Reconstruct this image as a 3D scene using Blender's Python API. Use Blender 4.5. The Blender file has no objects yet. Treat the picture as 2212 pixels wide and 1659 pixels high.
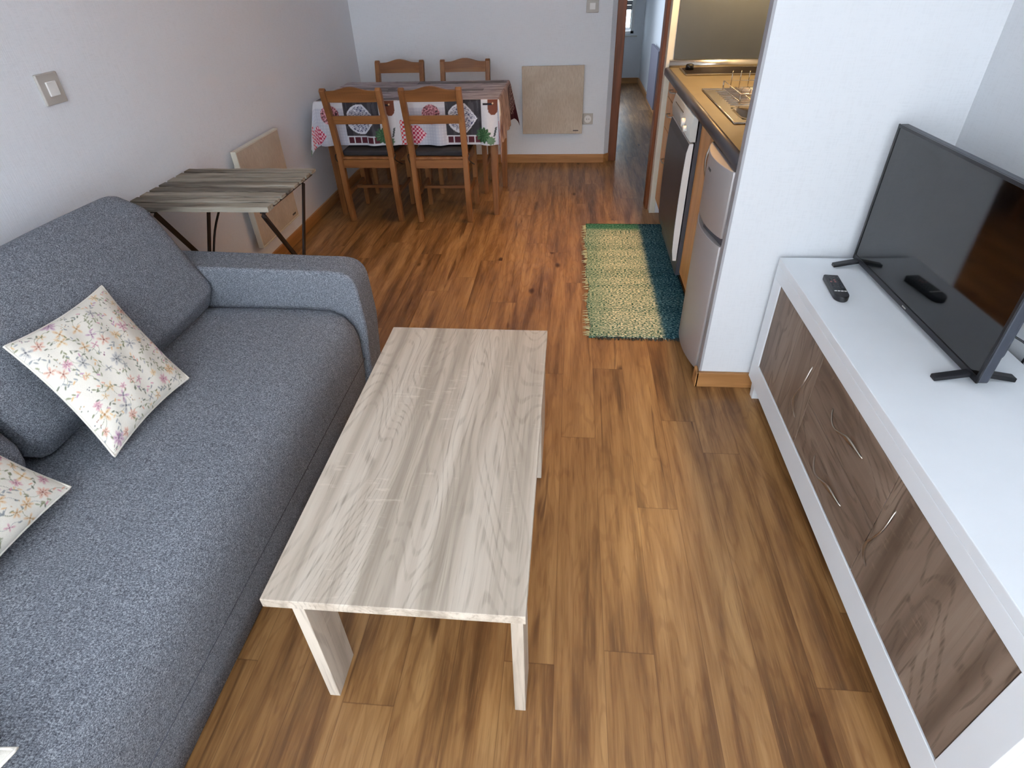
import bpy, bmesh, math, random
import numpy as np
from mathutils import Vector, Matrix
PI = math.pi
scn = bpy.context.scene
col = scn.collection
random.seed(7)

# ------------------------------------------------------------------ camera
CAM_F = 1241.959
CAM_R = [[0.995647, 0.089098, -0.027357], [-0.031041, 0.59375, 0.804051], [-0.087883, 0.799702, -0.593931]]
cam_d = bpy.data.cameras.new('camera')
cam_d.sensor_fit = 'HORIZONTAL'; cam_d.sensor_width = 36.0
cam_d.lens = CAM_F / 2212.0 * 36.0
cam_d.clip_start = 0.02
cam = bpy.data.objects.new('camera', cam_d); col.objects.link(cam)
r_, u_, f_ = [Vector(v) for v in CAM_R]
cam.matrix_world = Matrix(((r_.x, u_.x, -f_.x, 0.0), (r_.y, u_.y, -f_.y, 0.0), (r_.z, u_.z, -f_.z, 1.45), (0, 0, 0, 1)))
scn.camera = cam

# ------------------------------------------------------------------ light and exposure
scn.view_settings.view_transform = 'Standard'
scn.view_settings.look = 'None'
scn.view_settings.exposure = 0.0
scn.view_settings.gamma = 1.0
scn.view_settings.use_curve_mapping = False
try:
    scn.cycles.use_denoising = True
    scn.cycles.denoiser = 'OPENIMAGEDENOISE'
    scn.cycles.max_bounces = 10
    scn.cycles.diffuse_bounces = 6
    scn.cycles.sample_clamp_indirect = 6.0
except Exception:
    pass
world = bpy.data.worlds.new('sky'); scn.world = world; world.use_nodes = True
bg = world.node_tree.nodes['Background']
bg.inputs[0].default_value = (0.72, 0.84, 1.0, 1); bg.inputs[1].default_value = 0.8

def area(name, loc, rot, sx, sy, power, color, spread=180):
    d = bpy.data.lights.new(name, 'AREA'); d.shape = 'RECTANGLE'; d.size = sx; d.size_y = sy
    d.energy = power; d.color = color; d.spread = math.radians(spread)
    o = bpy.data.objects.new(name, d); o.location = loc; o.rotation_euler = rot; col.objects.link(o)
    return o
# daylight outside the balcony window behind the camera, and outside the small hall window
area('daylight_balcony', (-0.25, -1.75, 1.30), (-PI/2, 0, PI), 2.5, 2.2, 150, (0.88, 0.94, 1.0))
area('daylight_hall', (0.62, 9.42, 1.3), (-PI/2, 0, 0), 0.5, 1.3, 35, (0.72, 0.87, 1.0))
# daylight of an unseen side room; its doorway is added to brighten the hall
area('daylight_added_doorway', (0.12, 7.3, 1.15), (0, -PI/2, 0), 1.7, 1.0, 13, (0.74, 0.86, 1.0))
# warm lamps of the kitchen niche
area('kitchen_lamp_light', (0.70, 3.05, 2.36), (0, 0, 0), 0.10, 0.9, 15, (1.0, 0.56, 0.20), 110)
def spot(name, loc, power, color, ang, size=0.02):
    d = bpy.data.lights.new(name, 'SPOT'); d.energy = power; d.color = color
    d.spot_size = math.radians(ang); d.spot_blend = 0.6; d.shadow_soft_size = size
    o = bpy.data.objects.new(name, d); o.location = loc; col.objects.link(o); return o
spot('hood_lamp_light', (0.95, 3.80, 1.57), 30, (1.0, 0.66, 0.32), 140)
spot('hood_lamp_light_left', (0.72, 3.80, 1.57), 12, (1.0, 0.66, 0.32), 140)

# ------------------------------------------------------------------ node helpers
class NT:
    def __init__(s, name, rough=0.5, metal=0.0, spec=0.5):
        s.m = bpy.data.materials.new(name); s.m.use_nodes = True
        s.t = s.m.node_tree; s.b = s.t.nodes['Principled BSDF']
        s.b.inputs['Roughness'].default_value = rough
        s.b.inputs['Metallic'].default_value = metal
        s.b.inputs['Specular IOR Level'].default_value = spec
    def new(s, k): return s.t.nodes.new(k)
    def link(s, a, b): s.t.links.new(a, b)
    def put(s, sock, v):
        if isinstance(v, bpy.types.NodeSocket): s.link(v, sock)
        else:
            if hasattr(sock.default_value, '__len__') and not isinstance(v, (tuple, list)): v = (v,)*len(sock.default_value)
            if isinstance(v, (tuple, list)) and len(sock.default_value) == 4 and len(v) == 3: v = tuple(v)+(1,)
            sock.default_value = v
    def obj(s):
        n = s.new('ShaderNodeTexCoord'); return n.outputs['Object']
    def map(s, v, scale=(1, 1, 1), loc=(0, 0, 0), rot=(0, 0, 0)):
        n = s.new('ShaderNodeMapping'); s.link(v, n.inputs[0])
        s.put(n.inputs['Scale'], scale); s.put(n.inputs['Location'], loc); s.put(n.inputs['Rotation'], rot); return n.outputs[0]
    def noise(s, v, scale=5, detail=2, rough=0.5, dist=0.0):
        n = s.new('ShaderNodeTexNoise'); s.link(v, n.inputs['Vector'])
        n.inputs['Scale'].default_value = scale; n.inputs['Detail'].default_value = detail
        n.inputs['Roughness'].default_value = rough; n.inputs['Distortion'].default_value = dist; return n.outputs['Fac']
    def white(s, v):
        n = s.new('ShaderNodeTexWhiteNoise'); n.noise_dimensions = '3D'; s.link(v, n.inputs['Vector']); return n.outputs['Value']
    def vor(s, v, scale=5, feature='F1', rnd=1.0):
        n = s.new('ShaderNodeTexVoronoi'); n.feature = feature; s.link(v, n.inputs['Vector'])
        n.inputs['Scale'].default_value = scale; n.inputs['Randomness'].default_value = rnd; return n
    def math(s, op, a, b=None, c=None, clamp=False):
        n = s.new('ShaderNodeMath'); n.operation = op; n.use_clamp = clamp; s.put(n.inputs[0], a)
        if b is not None: s.put(n.inputs[1], b)
        if c is not None: s.put(n.inputs[2], c)
        return n.outputs[0]
    def sep(s, v):
        n = s.new('ShaderNodeSeparateXYZ'); s.link(v, n.inputs[0]); return n.outputs
    def comb(s, x, y, z):
        n = s.new('ShaderNodeCombineXYZ'); s.put(n.inputs[0], x); s.put(n.inputs[1], y); s.put(n.inputs[2], z); return n.outputs[0]
    def ramp(s, f, stops, interp='LINEAR'):
        n = s.new('ShaderNodeValToRGB'); s.link(f, n.inputs[0]); e = n.color_ramp.elements; n.color_ramp.interpolation = interp
        e[0].position = stops[0][0]; e[0].color = tuple(stops[0][1])+(1,)
        e[1].position = stops[-1][0]; e[1].color = tuple(stops[-1][1])+(1,)
        for p, c in stops[1:-1]:
            x = e.new(p); x.color = tuple(c)+(1,)
        return n.outputs[0]
    def mix(s, f, a, b, blend='MIX'):
        n = s.new('ShaderNodeMix'); n.data_type = 'RGBA'; n.blend_type = blend
        s.put(n.inputs['Factor'], f); s.put(n.inputs[6], a); s.put(n.inputs[7], b); return n.outputs[2]
    def range(s, f, a, b, c=0.0, d=1.0, smooth=True):
        n = s.new('ShaderNodeMapRange'); n.interpolation_type = 'SMOOTHSTEP' if smooth else 'LINEAR'; s.put(n.inputs[0], f)
        n.inputs[1].default_value = a; n.inputs[2].default_value = b; n.inputs[3].default_value = c; n.inputs[4].default_value = d
        return n.outputs[0]
    def color(s, c): s.put(s.b.inputs['Base Color'], c); return s
    def bump(s, h, strength=0.3, dist=0.002):
        n = s.new('ShaderNodeBump'); s.link(h, n.inputs['Height']); n.inputs['Strength'].default_value = strength
        n.inputs['Distance'].default_value = dist; s.link(n.outputs[0], s.b.inputs['Normal']); return s

def srgb(r, g, b):
    f = lambda c: c/255/12.92 if c/255 <= 0.04045 else ((c/255+0.055)/1.055)**2.4
    return (f(r), f(g), f(b))

def plain(name, c, rough=0.5, metal=0.0, spec=0.5, var=0.04):
    n = NT(name, rough, metal, spec)
    f = n.noise(n.obj(), 9, 3)
    a = tuple(x*(1-var) for x in c); b = tuple(min(1, x*(1+var)) for x in c)
    n.color(n.ramp(f, [(0.3, a), (0.7, b)])); return n.m

def wood(name, dark, mid, light, axis='y', ring=14, across=4.5, along=0.55, fiber=0.5, rough=0.45, saw=0.0, ringamt=0.45, spec=0.4, fscale=150, tscale=14):
    """axis is the direction of the grain"""
    n = NT(name, rough, 0, spec); o = n.obj()
    def sc(ac, al): return {'x': (al, ac, ac), 'y': (ac, al, ac), 'z': (ac, ac, al)}[axis]
    big = n.noise(n.map(o, sc(across, along)), 1.0, 2, 0.5, 0.25)
    rings = n.math('SINE', n.math('MULTIPLY', big, ring*6.283))
    line = n.range(rings, 0.35, 1.0)
    fib = n.noise(n.map(o, sc(fscale, 5.0)), 1.0, 4, 0.65)
    tone = n.noise(n.map(o, sc(tscale, 0.9)), 1.0, 4)
    c = n.ramp(n.math('ADD', n.math('MULTIPLY', tone, 0.75), n.math('MULTIPLY', big, 0.25)), [(0.33, dark), (0.5, mid), (0.66, light)])
    c = n.mix(n.math('MULTIPLY', line, n.math('MULTIPLY', n.range(fib, 0.3, 0.7), ringamt*1.6)), c, dark)
    c = n.mix(n.math('MULTIPLY', n.range(fib, 0.52, 0.78), fiber), c, tuple(x*0.75 for x in dark))
    if saw > 0:
        cr = {'x': (75, 14, 14), 'y': (14, 75, 14), 'z': (14, 14, 75)}[axis]
        s1 = n.noise(n.map(o, cr), 1.0, 3, 0.7)
        patch = n.range(n.noise(n.map(o, sc(8, 3.2), loc=(3, 7, 1)), 1.0, 2), 0.56, 0.68)
        c = n.mix(n.math('MULTIPLY', n.math('MULTIPLY', patch, n.range(s1, 0.54, 0.70)), saw), c, tuple(min(1, x*1.25) for x in light))
    n.color(c); n.bump(fib, 0.15, 0.001)
    return n.m

# ------------------------------------------------------------------ materials
def floor_mat():
    n = NT('floor_laminate', 0.34, 0, 0.45); o = n.obj(); X, Y, Z = n.sep(o)
    W, L = 0.128, 1.28
    cx = n.math('DIVIDE', X, W); ci = n.math('FLOOR', cx); fx = n.math('FRACT', cx)
    ro = n.white(n.comb(ci, 3.1, 0.7))
    cy = n.math('ADD', n.math('DIVIDE', Y, L), n.math('MULTIPLY', ro, 5.0)); ri = n.math('FLOOR', cy); fy = n.math('FRACT', cy)
    r1 = n.white(n.comb(ci, ri, 0.0)); r2 = n.white(n.comb(ci, ri, 9.3))
    v = n.comb(n.math('ADD', X, n.math('MULTIPLY', r1, 31.0)), n.math('ADD', Y, n.math('MULTIPLY', r2, 17.0)), 0.0)
    big = n.noise(n.map(v, (6.0, 0.85, 1)), 1.0, 3, 0.55, 0.45)
    rings = n.math('SINE', n.math('MULTIPLY', big, 95.0))
    fib = n.noise(n.map(v, (190, 6.5, 1)), 1.0, 4, 0.68)
    tone = n.noise(n.map(v, (22, 1.6, 1)), 1.0, 4, 0.6, 0.3)
    f = n.math('ADD', n.math('MULTIPLY', tone, 0.6), n.math('MULTIPLY', big, 0.4))
    f = n.math('ADD', f, n.math('MULTIPLY', n.math('SUBTRACT', r1, 0.5), 0.06))
    c = n.ramp(f, [(0.30, srgb(70, 45, 26)), (0.42, srgb(112, 78, 46)), (0.52, srgb(147, 107, 65)), (0.68, srgb(178, 138, 90))])
    c = n.mix(n.math('MULTIPLY', n.range(rings, 0.3, 1.0), 0.22), c, srgb(98, 58, 30))
    c = n.mix(n.math('MULTIPLY', n.range(fib, 0.52, 0.75), 0.45), c, srgb(88, 52, 27))
    c = n.mix(n.math('MULTIPLY', n.range(fib, 0.48, 0.30), 0.25), c, srgb(184, 142, 94))
    # dark streaks and knots
    st = n.noise(n.map(v, (15, 0.9, 1), loc=(4, 2, 0)), 1.0, 3, 0.6, 1.2)
    c = n.mix(n.math('MULTIPLY', n.range(st, 0.60, 0.72), 0.75), c, srgb(72, 40, 20))
    kn = n.vor(n.map(v, (6.0, 2.6, 1)), 1.0)
    kd = n.math('ADD', kn.outputs['Distance'], n.math('MULTIPLY', n.noise(n.map(v, (40, 9, 1)), 1, 2), 0.08))
    c = n.mix(n.range(kd, 0.17, 0.08), c, srgb(66, 36, 18))
    e1 = n.math('MINIMUM', fx, n.math('SUBTRACT', 1.0, fx)); e2 = n.math('MINIMUM', fy, n.math('SUBTRACT', 1.0, fy))
    seam = n.math('MAXIMUM', n.range(e1, 0.012, 0.004), n.range(e2, 0.0016, 0.0006))
    c = n.mix(n.math('MULTIPLY', seam, 0.45), c, srgb(74, 44, 24))
    n.color(c)
    n.put(n.b.inputs['Roughness'], n.range(fib, 0.3, 0.8, 0.30, 0.46))
    n.bump(fib, 0.12, 0.001); return n.m

def wall_mat(name, c, tex=0.35):
    n = NT(name, 0.85, 0, 0.2); o = n.obj()
    a = n.noise(n.map(o, (260, 260, 22)), 1, 2); b = n.noise(n.map(o, (30, 30, 260)), 1, 2)
    h = n.math('ADD', a, b); t = n.noise(o, 2.2, 2)
    cc = n.ramp(h, [(0.8, tuple(x*0.955 for x in c)), (1.2, c)])
    n.color(n.mix(n.range(t, 0.35, 0.65, 0, 0.5), cc, tuple(x*0.97 for x in c)))
    n.bump(h, tex, 0.0015); return n.m

def fabric_mat():
    n = NT('sofa_fabric', 0.95, 0, 0.15); o = n.obj()
    a = n.noise(n.map(o, (170, 420, 420)), 1, 2, 0.75); b = n.noise(n.map(o, (520, 210, 520)), 1, 2, 0.75)
    big = n.noise(o, 60, 3)
    f = n.math('ADD', n.math('MULTIPLY', a, 0.5), n.math('MULTIPLY', b, 0.5))
    f = n.math('ADD', n.math('MULTIPLY', f, 0.93), n.math('MULTIPLY', big, 0.07))
    c = n.ramp(f, [(0.36, srgb(56, 60, 68)), (0.5, srgb(110, 115, 124)), (0.64, srgb(174, 180, 188))])
    n.color(c); n.bump(f, 0.6, 0.002); return n.m

def attr_mat(name, rough=0.9, bumpscale=500):
    n = NT(name, rough, 0, 0.2); a = n.new('ShaderNodeAttribute'); a.attribute_name = 'Col'
    w = n.noise(n.obj(), bumpscale, 2)
    n.color(n.mix(n.range(w, 0.3, 0.7, 0.0, 0.10), a.outputs['Color'], (0.0, 0.0, 0.0))); n.bump(w, 0.25, 0.001); return n.m

def rug_mat():
    n = NT('braided_rug', 0.95, 0, 0.1); o = n.obj(); X, Y, Z = n.sep(o)
    a = n.noise(n.map(o, (90, 150, 1)), 1, 2, 0.6); b = n.noise(n.map(o, (9, 260, 1)), 1, 2)
    f = n.math('ADD', n.math('MULTIPLY', a, 0.85), n.math('MULTIPLY', b, 0.15))
    band = n.range(n.noise(n.map(o, (0.6, 8, 1)), 1, 2), 0.40, 0.60, -0.014, 0.014)
    f = n.math('ADD', f, band)
    # teal borders at the far end and along the long sides
    e = n.math('MAXIMUM', n.range(Y, 1.30, 1.37), n.math('MULTIPLY', n.range(X, 0.16, 0.0), 0.45))
    cream = n.ramp(f, [(0.38, srgb(28, 72, 70)), (0.46, srgb(96, 134, 118)), (0.53, srgb(196, 202, 174)), (0.64, srgb(236, 232, 206))])
    teal = n.ramp(f, [(0.34, srgb(18, 62, 58)), (0.5, srgb(58, 122, 100)), (0.66, srgb(120, 166, 140))])
    blue = n.ramp(f, [(0.34, srgb(14, 44, 58)), (0.5, srgb(38, 84, 98)), (0.62, srgb(120, 160, 165)), (0.7, srgb(160, 185, 180))])
    c = n.mix(e, cream, teal)
    edge = n.math('ADD', X, n.math('MULTIPLY', n.math('SUBTRACT', n.noise(n.map(o, (1, 60, 1)), 1, 2), 0.5), 0.04))
    c = n.mix(n.range(edge, 0.335, 0.365), c, blue)  # blue dye and the worktop's shade, both painted into this strip
    n.color(c); n.bump(a, 1.0, 0.006); return n.m

M = {}
M['floor'] = floor_mat()
M['wall'] = wall_mat('wall_paint', srgb(226, 231, 238))
M['wall_smooth'] = wall_mat('smooth_white_wall', srgb(210, 213, 217), 0.04)
M['ceiling'] = wall_mat('ceiling_paint', srgb(240, 240, 240), 0.1)
M['base'] = wood('baseboard_oak', srgb(150, 104, 60), srgb(176, 127, 78), srgb(196, 148, 98), 'x', 8, fiber=0.3)
M['base_y'] = wood('baseboard_oak_long', srgb(150, 104, 60), srgb(176, 127, 78), srgb(196, 148, 98), 'y', 8, fiber=0.3)
M['jamb'] = wood('door_frame_mahogany', srgb(96, 50, 26), srgb(120, 66, 36), srgb(140, 80, 46), 'z', 8, fiber=0.4)
M['sofa'] = fabric_mat()
oakl = (srgb(152, 140, 126), srgb(188, 176, 161), srgb(206, 196, 182))
M['oak_y'] = wood('pale_sonoma_oak', *oakl, 'y', 42, 3.6, 0.75, 0.55, 0.5, saw=0.4, ringamt=0.42, tscale=30)
M['oak_x'] = wood('pale_sonoma_oak_cross', *oakl, 'x', 12, 6, 0.8, 0.4, 0.5, saw=0.3)
M['oak_z'] = wood('pale_sonoma_oak_upright', *oakl, 'z', 12, 6, 0.8, 0.4, 0.5, saw=0.3)
oakd = (srgb(92, 76, 64), srgb(128, 110, 96), srgb(152, 134, 119))
M['door_z'] = wood('grey_brown_oak_upright', *oakd, 'z', 16, 6.0, 1.5, 0.35, 0.5, saw=0.3, ringamt=0.55)
M['door_y'] = wood('grey_brown_oak_lengthwise', *oakd, 'y', 16, 6.0, 1.5, 0.35, 0.5, saw=0.3, ringamt=0.55)
pine = (srgb(98, 60, 33), srgb(136, 90, 52), srgb(162, 113, 70))
M['pine_z'] = wood('stained_pine_upright', *pine, 'z', 7, 8, 0.8, 0.3, 0.4, ringamt=0.3)
M['pine_x'] = wood('stained_pine_cross', *pine, 'x', 7, 8, 0.8, 0.3, 0.4, ringamt=0.3)
M['pine_y'] = wood('stained_pine_long', *pine, 'y', 7, 8, 0.8, 0.3, 0.4, ringamt=0.3)
M['weather'] = wood('weathered_grey_wood', srgb(70, 64, 56), srgb(132, 124, 112), srgb(178, 172, 158), 'x', 5, 14, 1.2, 0.6, 0.8, ringamt=0.6, fscale=120)
kit = (srgb(176, 116, 54), srgb(206, 146, 80), srgb(222, 164, 98))
M['kit_z'] = wood('beech_cabinet_front', *kit, 'z', 8, 4, 0.6, 0.2, 0.35, ringamt=0.2)
M['counter'] = plain('beige_laminate_worktop', srgb(108, 98, 74), 0.35, var=0.10)
M['counter_edge'] = plain('dark_grey_worktop_edge', srgb(66, 64, 68), 0.35)
M['white'] = plain('white_lacquer', srgb(228, 233, 238), 0.38, var=0.015)
M['white_pl'] = plain('white_plastic', srgb(226, 226, 224), 0.35, var=0.02)
M['grey_pl'] = plain('grey_plastic_plate', srgb(178, 174, 168), 0.4, var=0.02)
M['offwhite'] = plain('cream_white_panel', srgb(214, 210, 196), 0.45, var=0.03)
M['panelgrey'] = plain('grey_wall_strip', srgb(160, 160, 164), 0.6, var=0.02)
M['splash'] = plain('grey_splashback', srgb(74, 78, 80), 0.42, var=0.04)
M['steel'] = NT('brushed_steel', 0.22, 1.0).color(srgb(190, 184, 174)).m
M['alu'] = NT('aluminium_strip', 0.30, 1.0).color(srgb(210, 206, 198)).m
M['handle'] = NT('satin_nickel', 0.32, 1.0).color(srgb(190, 182, 172)).m
M['black'] = plain('black_plastic', srgb(22, 23, 28), 0.35)
M['black2'] = plain('dark_grey_plastic', srgb(52, 56, 66), 0.4)
M['blackmetal'] = plain('black_painted_steel', srgb(26, 20, 22), 0.5)
M['glass_black'] = NT('black_hob_glass', 0.5, 0, 0.1).color(srgb(28, 22, 20)).m
M['screen'] = NT('screen_glass', 0.06, 0, 0.8).color(srgb(6, 7, 9)).m
M['fridge'] = NT('silver_fridge_door', 0.42, 0.35).color(srgb(176, 172, 172)).m
M['dw_dark'] = plain('dark_grey_appliance_door', srgb(74, 76, 84), 0.35)
M['dw_panel'] = plain('light_grey_control_panel', srgb(196, 198, 196), 0.35)
M['cushion'] = plain('charcoal_cushion_cloth', srgb(46, 46, 50), 0.9, var=0.15)
M['fringe_d'] = plain('dark_rug_fringe', srgb(48, 58, 60), 0.9)
M['fringe_l'] = plain('pale_rug_fringe', srgb(190, 196, 160), 0.9)
M['seam'] = plain('sofa_seam_thread', srgb(72, 76, 86), 0.95)
M['beige'] = None
def heater_mat():
    n = NT('beige_stone_heater', 0.7, 0, 0.3); o = n.obj()
    f = n.noise(n.map(o, (160, 160, 30)), 1, 3); g = n.noise(o, 6, 3)
    n.color(n.mix(n.range(f, 0.35, 0.7, 0, 0.5), n.ramp(g, [(0.35, srgb(192, 178, 160)), (0.65, srgb(206, 194, 178))]), srgb(176, 160, 142)))
    n.bump(f, 0.15, 0.001); return n.m
M['beige'] = heater_mat()
M['pillow'] = attr_mat('floral_cotton', 0.9, 700)
M['cloth'] = attr_mat('printed_oilcloth', 0.55, 400)
M['piping'] = plain('cream_piping', srgb(228, 224, 214), 0.9, var=0.02)
M['print'] = plain('grey_print', srgb(70, 70, 74), 0.5)
M['red_btn'] = plain('red_print', srgb(170, 110, 110), 0.5)
M['win_glass'] = NT('window_glass', 0.0, 0, 0.5).m
wb = M['win_glass'].node_tree.nodes['Principled BSDF']
wb.inputs['Transmission Weight'].default_value = 1.0; wb.inputs['IOR'].default_value = 1.0
def glow(name, c, s):
    n = NT(name); n.b.inputs['Emission Color'].default_value = tuple(c)+(1,); n.b.inputs['Emission Strength'].default_value = s
    n.color(c); return n.m
M['lamp'] = glow('lit_lamp_cover', (1.0, 0.75, 0.45), 4.0)

# ------------------------------------------------------------------ mesh helpers
BASE = {}
class MB:
    def __init__(s): s.bm = bmesh.new()
    def poly(s, vs, faces, smooth=False):
        v = [s.bm.verts.new(p) for p in vs]
        for f in faces:
            try:
                F = s.bm.faces.new([v[i] for i in f]); F.smooth = smooth
            except ValueError: pass
        return s
    def box(s, x0, x1, y0, y1, z0, z1):
        x0, x1 = sorted((x0, x1)); y0, y1 = sorted((y0, y1)); z0, z1 = sorted((z0, z1))
        return s.poly([(x0, y0, z0), (x1, y0, z0), (x1, y1, z0), (x0, y1, z0), (x0, y0, z1), (x1, y0, z1), (x1, y1, z1), (x0, y1, z1)],
                      [(3, 2, 1, 0), (4, 5, 6, 7), (0, 1, 5, 4), (1, 2, 6, 5), (2, 3, 7, 6), (3, 0, 4, 7)])
    def prism(s, prof, axis, a, b, smooth=False):
        """prof: list of 2d points in the two other axes (in order xyz without axis)"""
        def P(p, t):
            return {'x': (t, p[0], p[1]), 'y': (p[0], t, p[1]), 'z': (p[0], p[1], t)}[axis]
        n = len(prof); vs = [P(p, a) for p in prof]+[P(p, b) for p in prof]
        fs = [tuple(range(n)), tuple(range(2*n-1, n-1, -1))]+[(i, (i+1) % n+0, (i+1) % n+n, i+n) for i in range(n)]
        v = [s.bm.verts.new(p) for p in vs]
        for k, f in enumerate(fs):
            F = s.bm.faces.new([v[i] for i in f]); F.smooth = smooth and k > 1
        return s
    def bar(s, p0, p1, w, h, up=(0, 0, 1)):
        p0, p1 = Vector(p0), Vector(p1); d = (p1-p0).normalized(); up = Vector(up)
        a = d.cross(up)
        if a.length < 1e-4: a = d.cross(Vector((1, 0, 0)))
        a.normalize(); b = a.cross(d).normalized()
        vs = [p+a*sx*w/2+b*sy*h/2 for p in (p0, p1) for sx, sy in ((-1, -1), (1, -1), (1, 1), (-1, 1))]
        return s.poly(vs, [(3, 2, 1, 0), (4, 5, 6, 7), (0, 1, 5, 4), (1, 2, 6, 5), (2, 3, 7, 6), (3, 0, 4, 7)])
    def taper(s, p0, p1, w0, w1):
        """square post from p0 to p1 along z-ish; w=(wx,wy)"""
        vs = [(p[0]+sx*w[0]/2, p[1]+sy*w[1]/2, p[2]) for p, w in ((p0, w0), (p1, w1)) for sx, sy in ((-1, -1), (1, -1), (1, 1), (-1, 1))]
        return s.poly(vs, [(3, 2, 1, 0), (4, 5, 6, 7), (0, 1, 5, 4), (1, 2, 6, 5), (2, 3, 7, 6), (3, 0, 4, 7)])
    def tube(s, pts, r, n=8, closed=False):
        pts = [Vector(p) for p in pts]; rings = []; prev = None
        for i, p in enumerate(pts):
            if closed: t = pts[(i+1) % len(pts)]-pts[i-1]
            else: t = pts[min(i+1, len(pts)-1)]-pts[max(i-1, 0)]
            t.normalize()
            if prev is None:
                a = t.cross(Vector((0, 0, 1)))
                if a.length < 1e-3: a = t.cross(Vector((1, 0, 0)))
            else: a = prev-t*prev.dot(t)
            a.normalize(); prev = a; b = t.cross(a)
            rr = r[i] if isinstance(r, (list, tuple)) else r
            rings.append([s.bm.verts.new(p+(a*math.cos(k*2*PI/n)+b*math.sin(k*2*PI/n))*rr) for k in range(n)])
        m = len(rings)
        for i in range(m if closed else m-1):
            A, B = rings[i], rings[(i+1) % m]
            for k in range(n):
                F = s.bm.faces.new((A[k], A[(k+1) % n], B[(k+1) % n], B[k])); F.smooth = True
        if not closed:
            s.bm.faces.new(rings[0][::-1]); s.bm.faces.new(rings[-1])
        return s
    def lathe(s, c, prof, axis='z', n=24):
        """prof: (r, h)"""
        rings = []
        for r, h in prof:
            ring = []
            for k in range(n):
                a = k*2*PI/n; u, v = r*math.cos(a), r*math.sin(a)
                p = {'z': (u, v, h), 'x': (h, u, v), 'y': (u, h, v)}[axis]
                ring.append(s.bm.verts.new((c[0]+p[0], c[1]+p[1], c[2]+p[2])))
            rings.append(ring)
        for A, B in zip(rings, rings[1:]):
            for k in range(n):
                F = s.bm.faces.new((A[k], A[(k+1) % n], B[(k+1) % n], B[k])); F.smooth = True
        s.bm.faces.new(rings[0][::-1]); s.bm.faces.new(rings[-1]); return s
    def build(s, name, mat, parent=None, bevel=0.0, seg=2, base=None, smooth=False, sub=0):
        if parent is not None: base = BASE[parent]
        if base is None: base = Vector((0, 0, 0))
        base = Vector(base)
        bmesh.ops.recalc_face_normals(s.bm, faces=s.bm.faces[:])
        bmesh.ops.translate(s.bm, verts=s.bm.verts[:], vec=-base)
        me = bpy.data.meshes.new(name); s.bm.to_mesh(me); s.bm.free()
        me.materials.append(mat)
        o = bpy.data.objects.new(name, me); col.objects.link(o)
        if parent is not None: o.parent = parent
        else: o.location = base
        BASE[o] = base
        if smooth:
            for p in me.polygons: p.use_smooth = True
        if bevel > 0:
            b = o.modifiers.new('bevel', 'BEVEL'); b.width = bevel; b.segments = seg; b.limit_method = 'ANGLE'; b.angle_limit = math.radians(35)
            b.harden_normals = False
            if seg >= 3:
                for p in me.polygons: p.use_smooth = True
                w = o.modifiers.new('weighted', 'WEIGHTED_NORMAL')
        if sub:
            m = o.modifiers.new('sub', 'SUBSURF'); m.levels = sub; m.render_levels = sub
        return o

def rounded(prof, radii, n=6):
    """round corners of polygon; radii list per corner"""
    out = []; N = len(prof)
    for i in range(N):
        p = Vector(prof[i]); a = Vector(prof[i-1]); b = Vector(prof[(i+1) % N]); r = radii[i]
        if r <= 0: out.append(tuple(p)); continue
        d1 = (a-p).normalized(); d2 = (b-p).normalized(); ang = d1.angle(d2); t = r/math.tan(ang/2)
        s0 = p+d1*t; s1 = p+d2*t
        for k in range(n+1):
            u = k/n; q = (1-u)**2*s0+2*u*(1-u)*p+u*u*s1
            out.append((q.x, q.y))
    return out

def tag(o, label=None, cat=None, group=None, kind=None):
    if label: o['label'] = label
    if cat: o['category'] = cat
    if group: o['group'] = group
    if kind: o['kind'] = kind
    return o
def thing(name, label, cat, loc, group=None):
    o = bpy.data.objects.new(name, None); o.empty_display_size = 0.05; o.location = loc; col.objects.link(o)
    BASE[o] = Vector(loc); return tag(o, label, cat, group)
def struct(o, label=None):
    o['kind'] = 'structure'
    if label: o['label'] = label
    return o
def copy_tree(o, parent=None):
    c = o.copy(); col.objects.link(c); c.parent = parent; BASE[c] = BASE[o]
    for ch in list(o.children): copy_tree(ch, c)
    return c

# ------------------------------------------------------------------ room shell
XL, XR, YB, YF, ZC = -1.765, 1.19, 5.25, -1.4, 2.5
struct(MB().box(XL-0.1, XR+0.1, YF-0.1, 9.3, -0.05, 0.0).build('floor', M['floor']), 'brown oak laminate floor laid lengthwise')
struct(MB().box(XL-0.1, XR+0.1, YF-0.1, 9.3, ZC, ZC+0.05).build('ceiling', M['ceiling']), 'white ceiling')
struct(MB().box(XL-0.1, XL, YF, YB+0.1, 0, ZC).build('wall_left', M['wall']), 'textured off-white wall behind the sofa')
w = MB(); w.prism([(XL, YB), (0.29, YB), (0.33, YB+0.04), (0.33, YB+0.12), (XL, YB+0.12)], 'z', 0, ZC)
struct(w.build('wall_back', M['wall']), 'off-white wall behind the dining table')
struct(MB().box(XR, XR+0.1, YF, 4.1, 0, ZC).build('wall_right', M['wall_smooth']), 'smooth white wall behind the television')
struct(MB().box(0.565, XR, 1.99, 2.03, 0, ZC).build('wall_partition', M['wall_smooth']), 'smooth white partition wall at the end of the sideboard')
struct(MB().box(0.556, 0.565, 1.991, 2.03, 0.0, ZC).build('trim_1', M['panelgrey']), 'grey edge strip of the partition wall')
struct(MB().box(0.60, 1.03, 4.01, 4.12, 0, ZC).box(1.03, XR, 4.01, 4.12, 0, ZC).build('wall_kitchen', M['wall']), 'wall behind the kitchen splashback')
struct(MB().box(0.93, 1.03, 4.12, 9.15, 0, ZC).build('wall_hall_right', M['wall_smooth']), 'white right wall of the hall')
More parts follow.
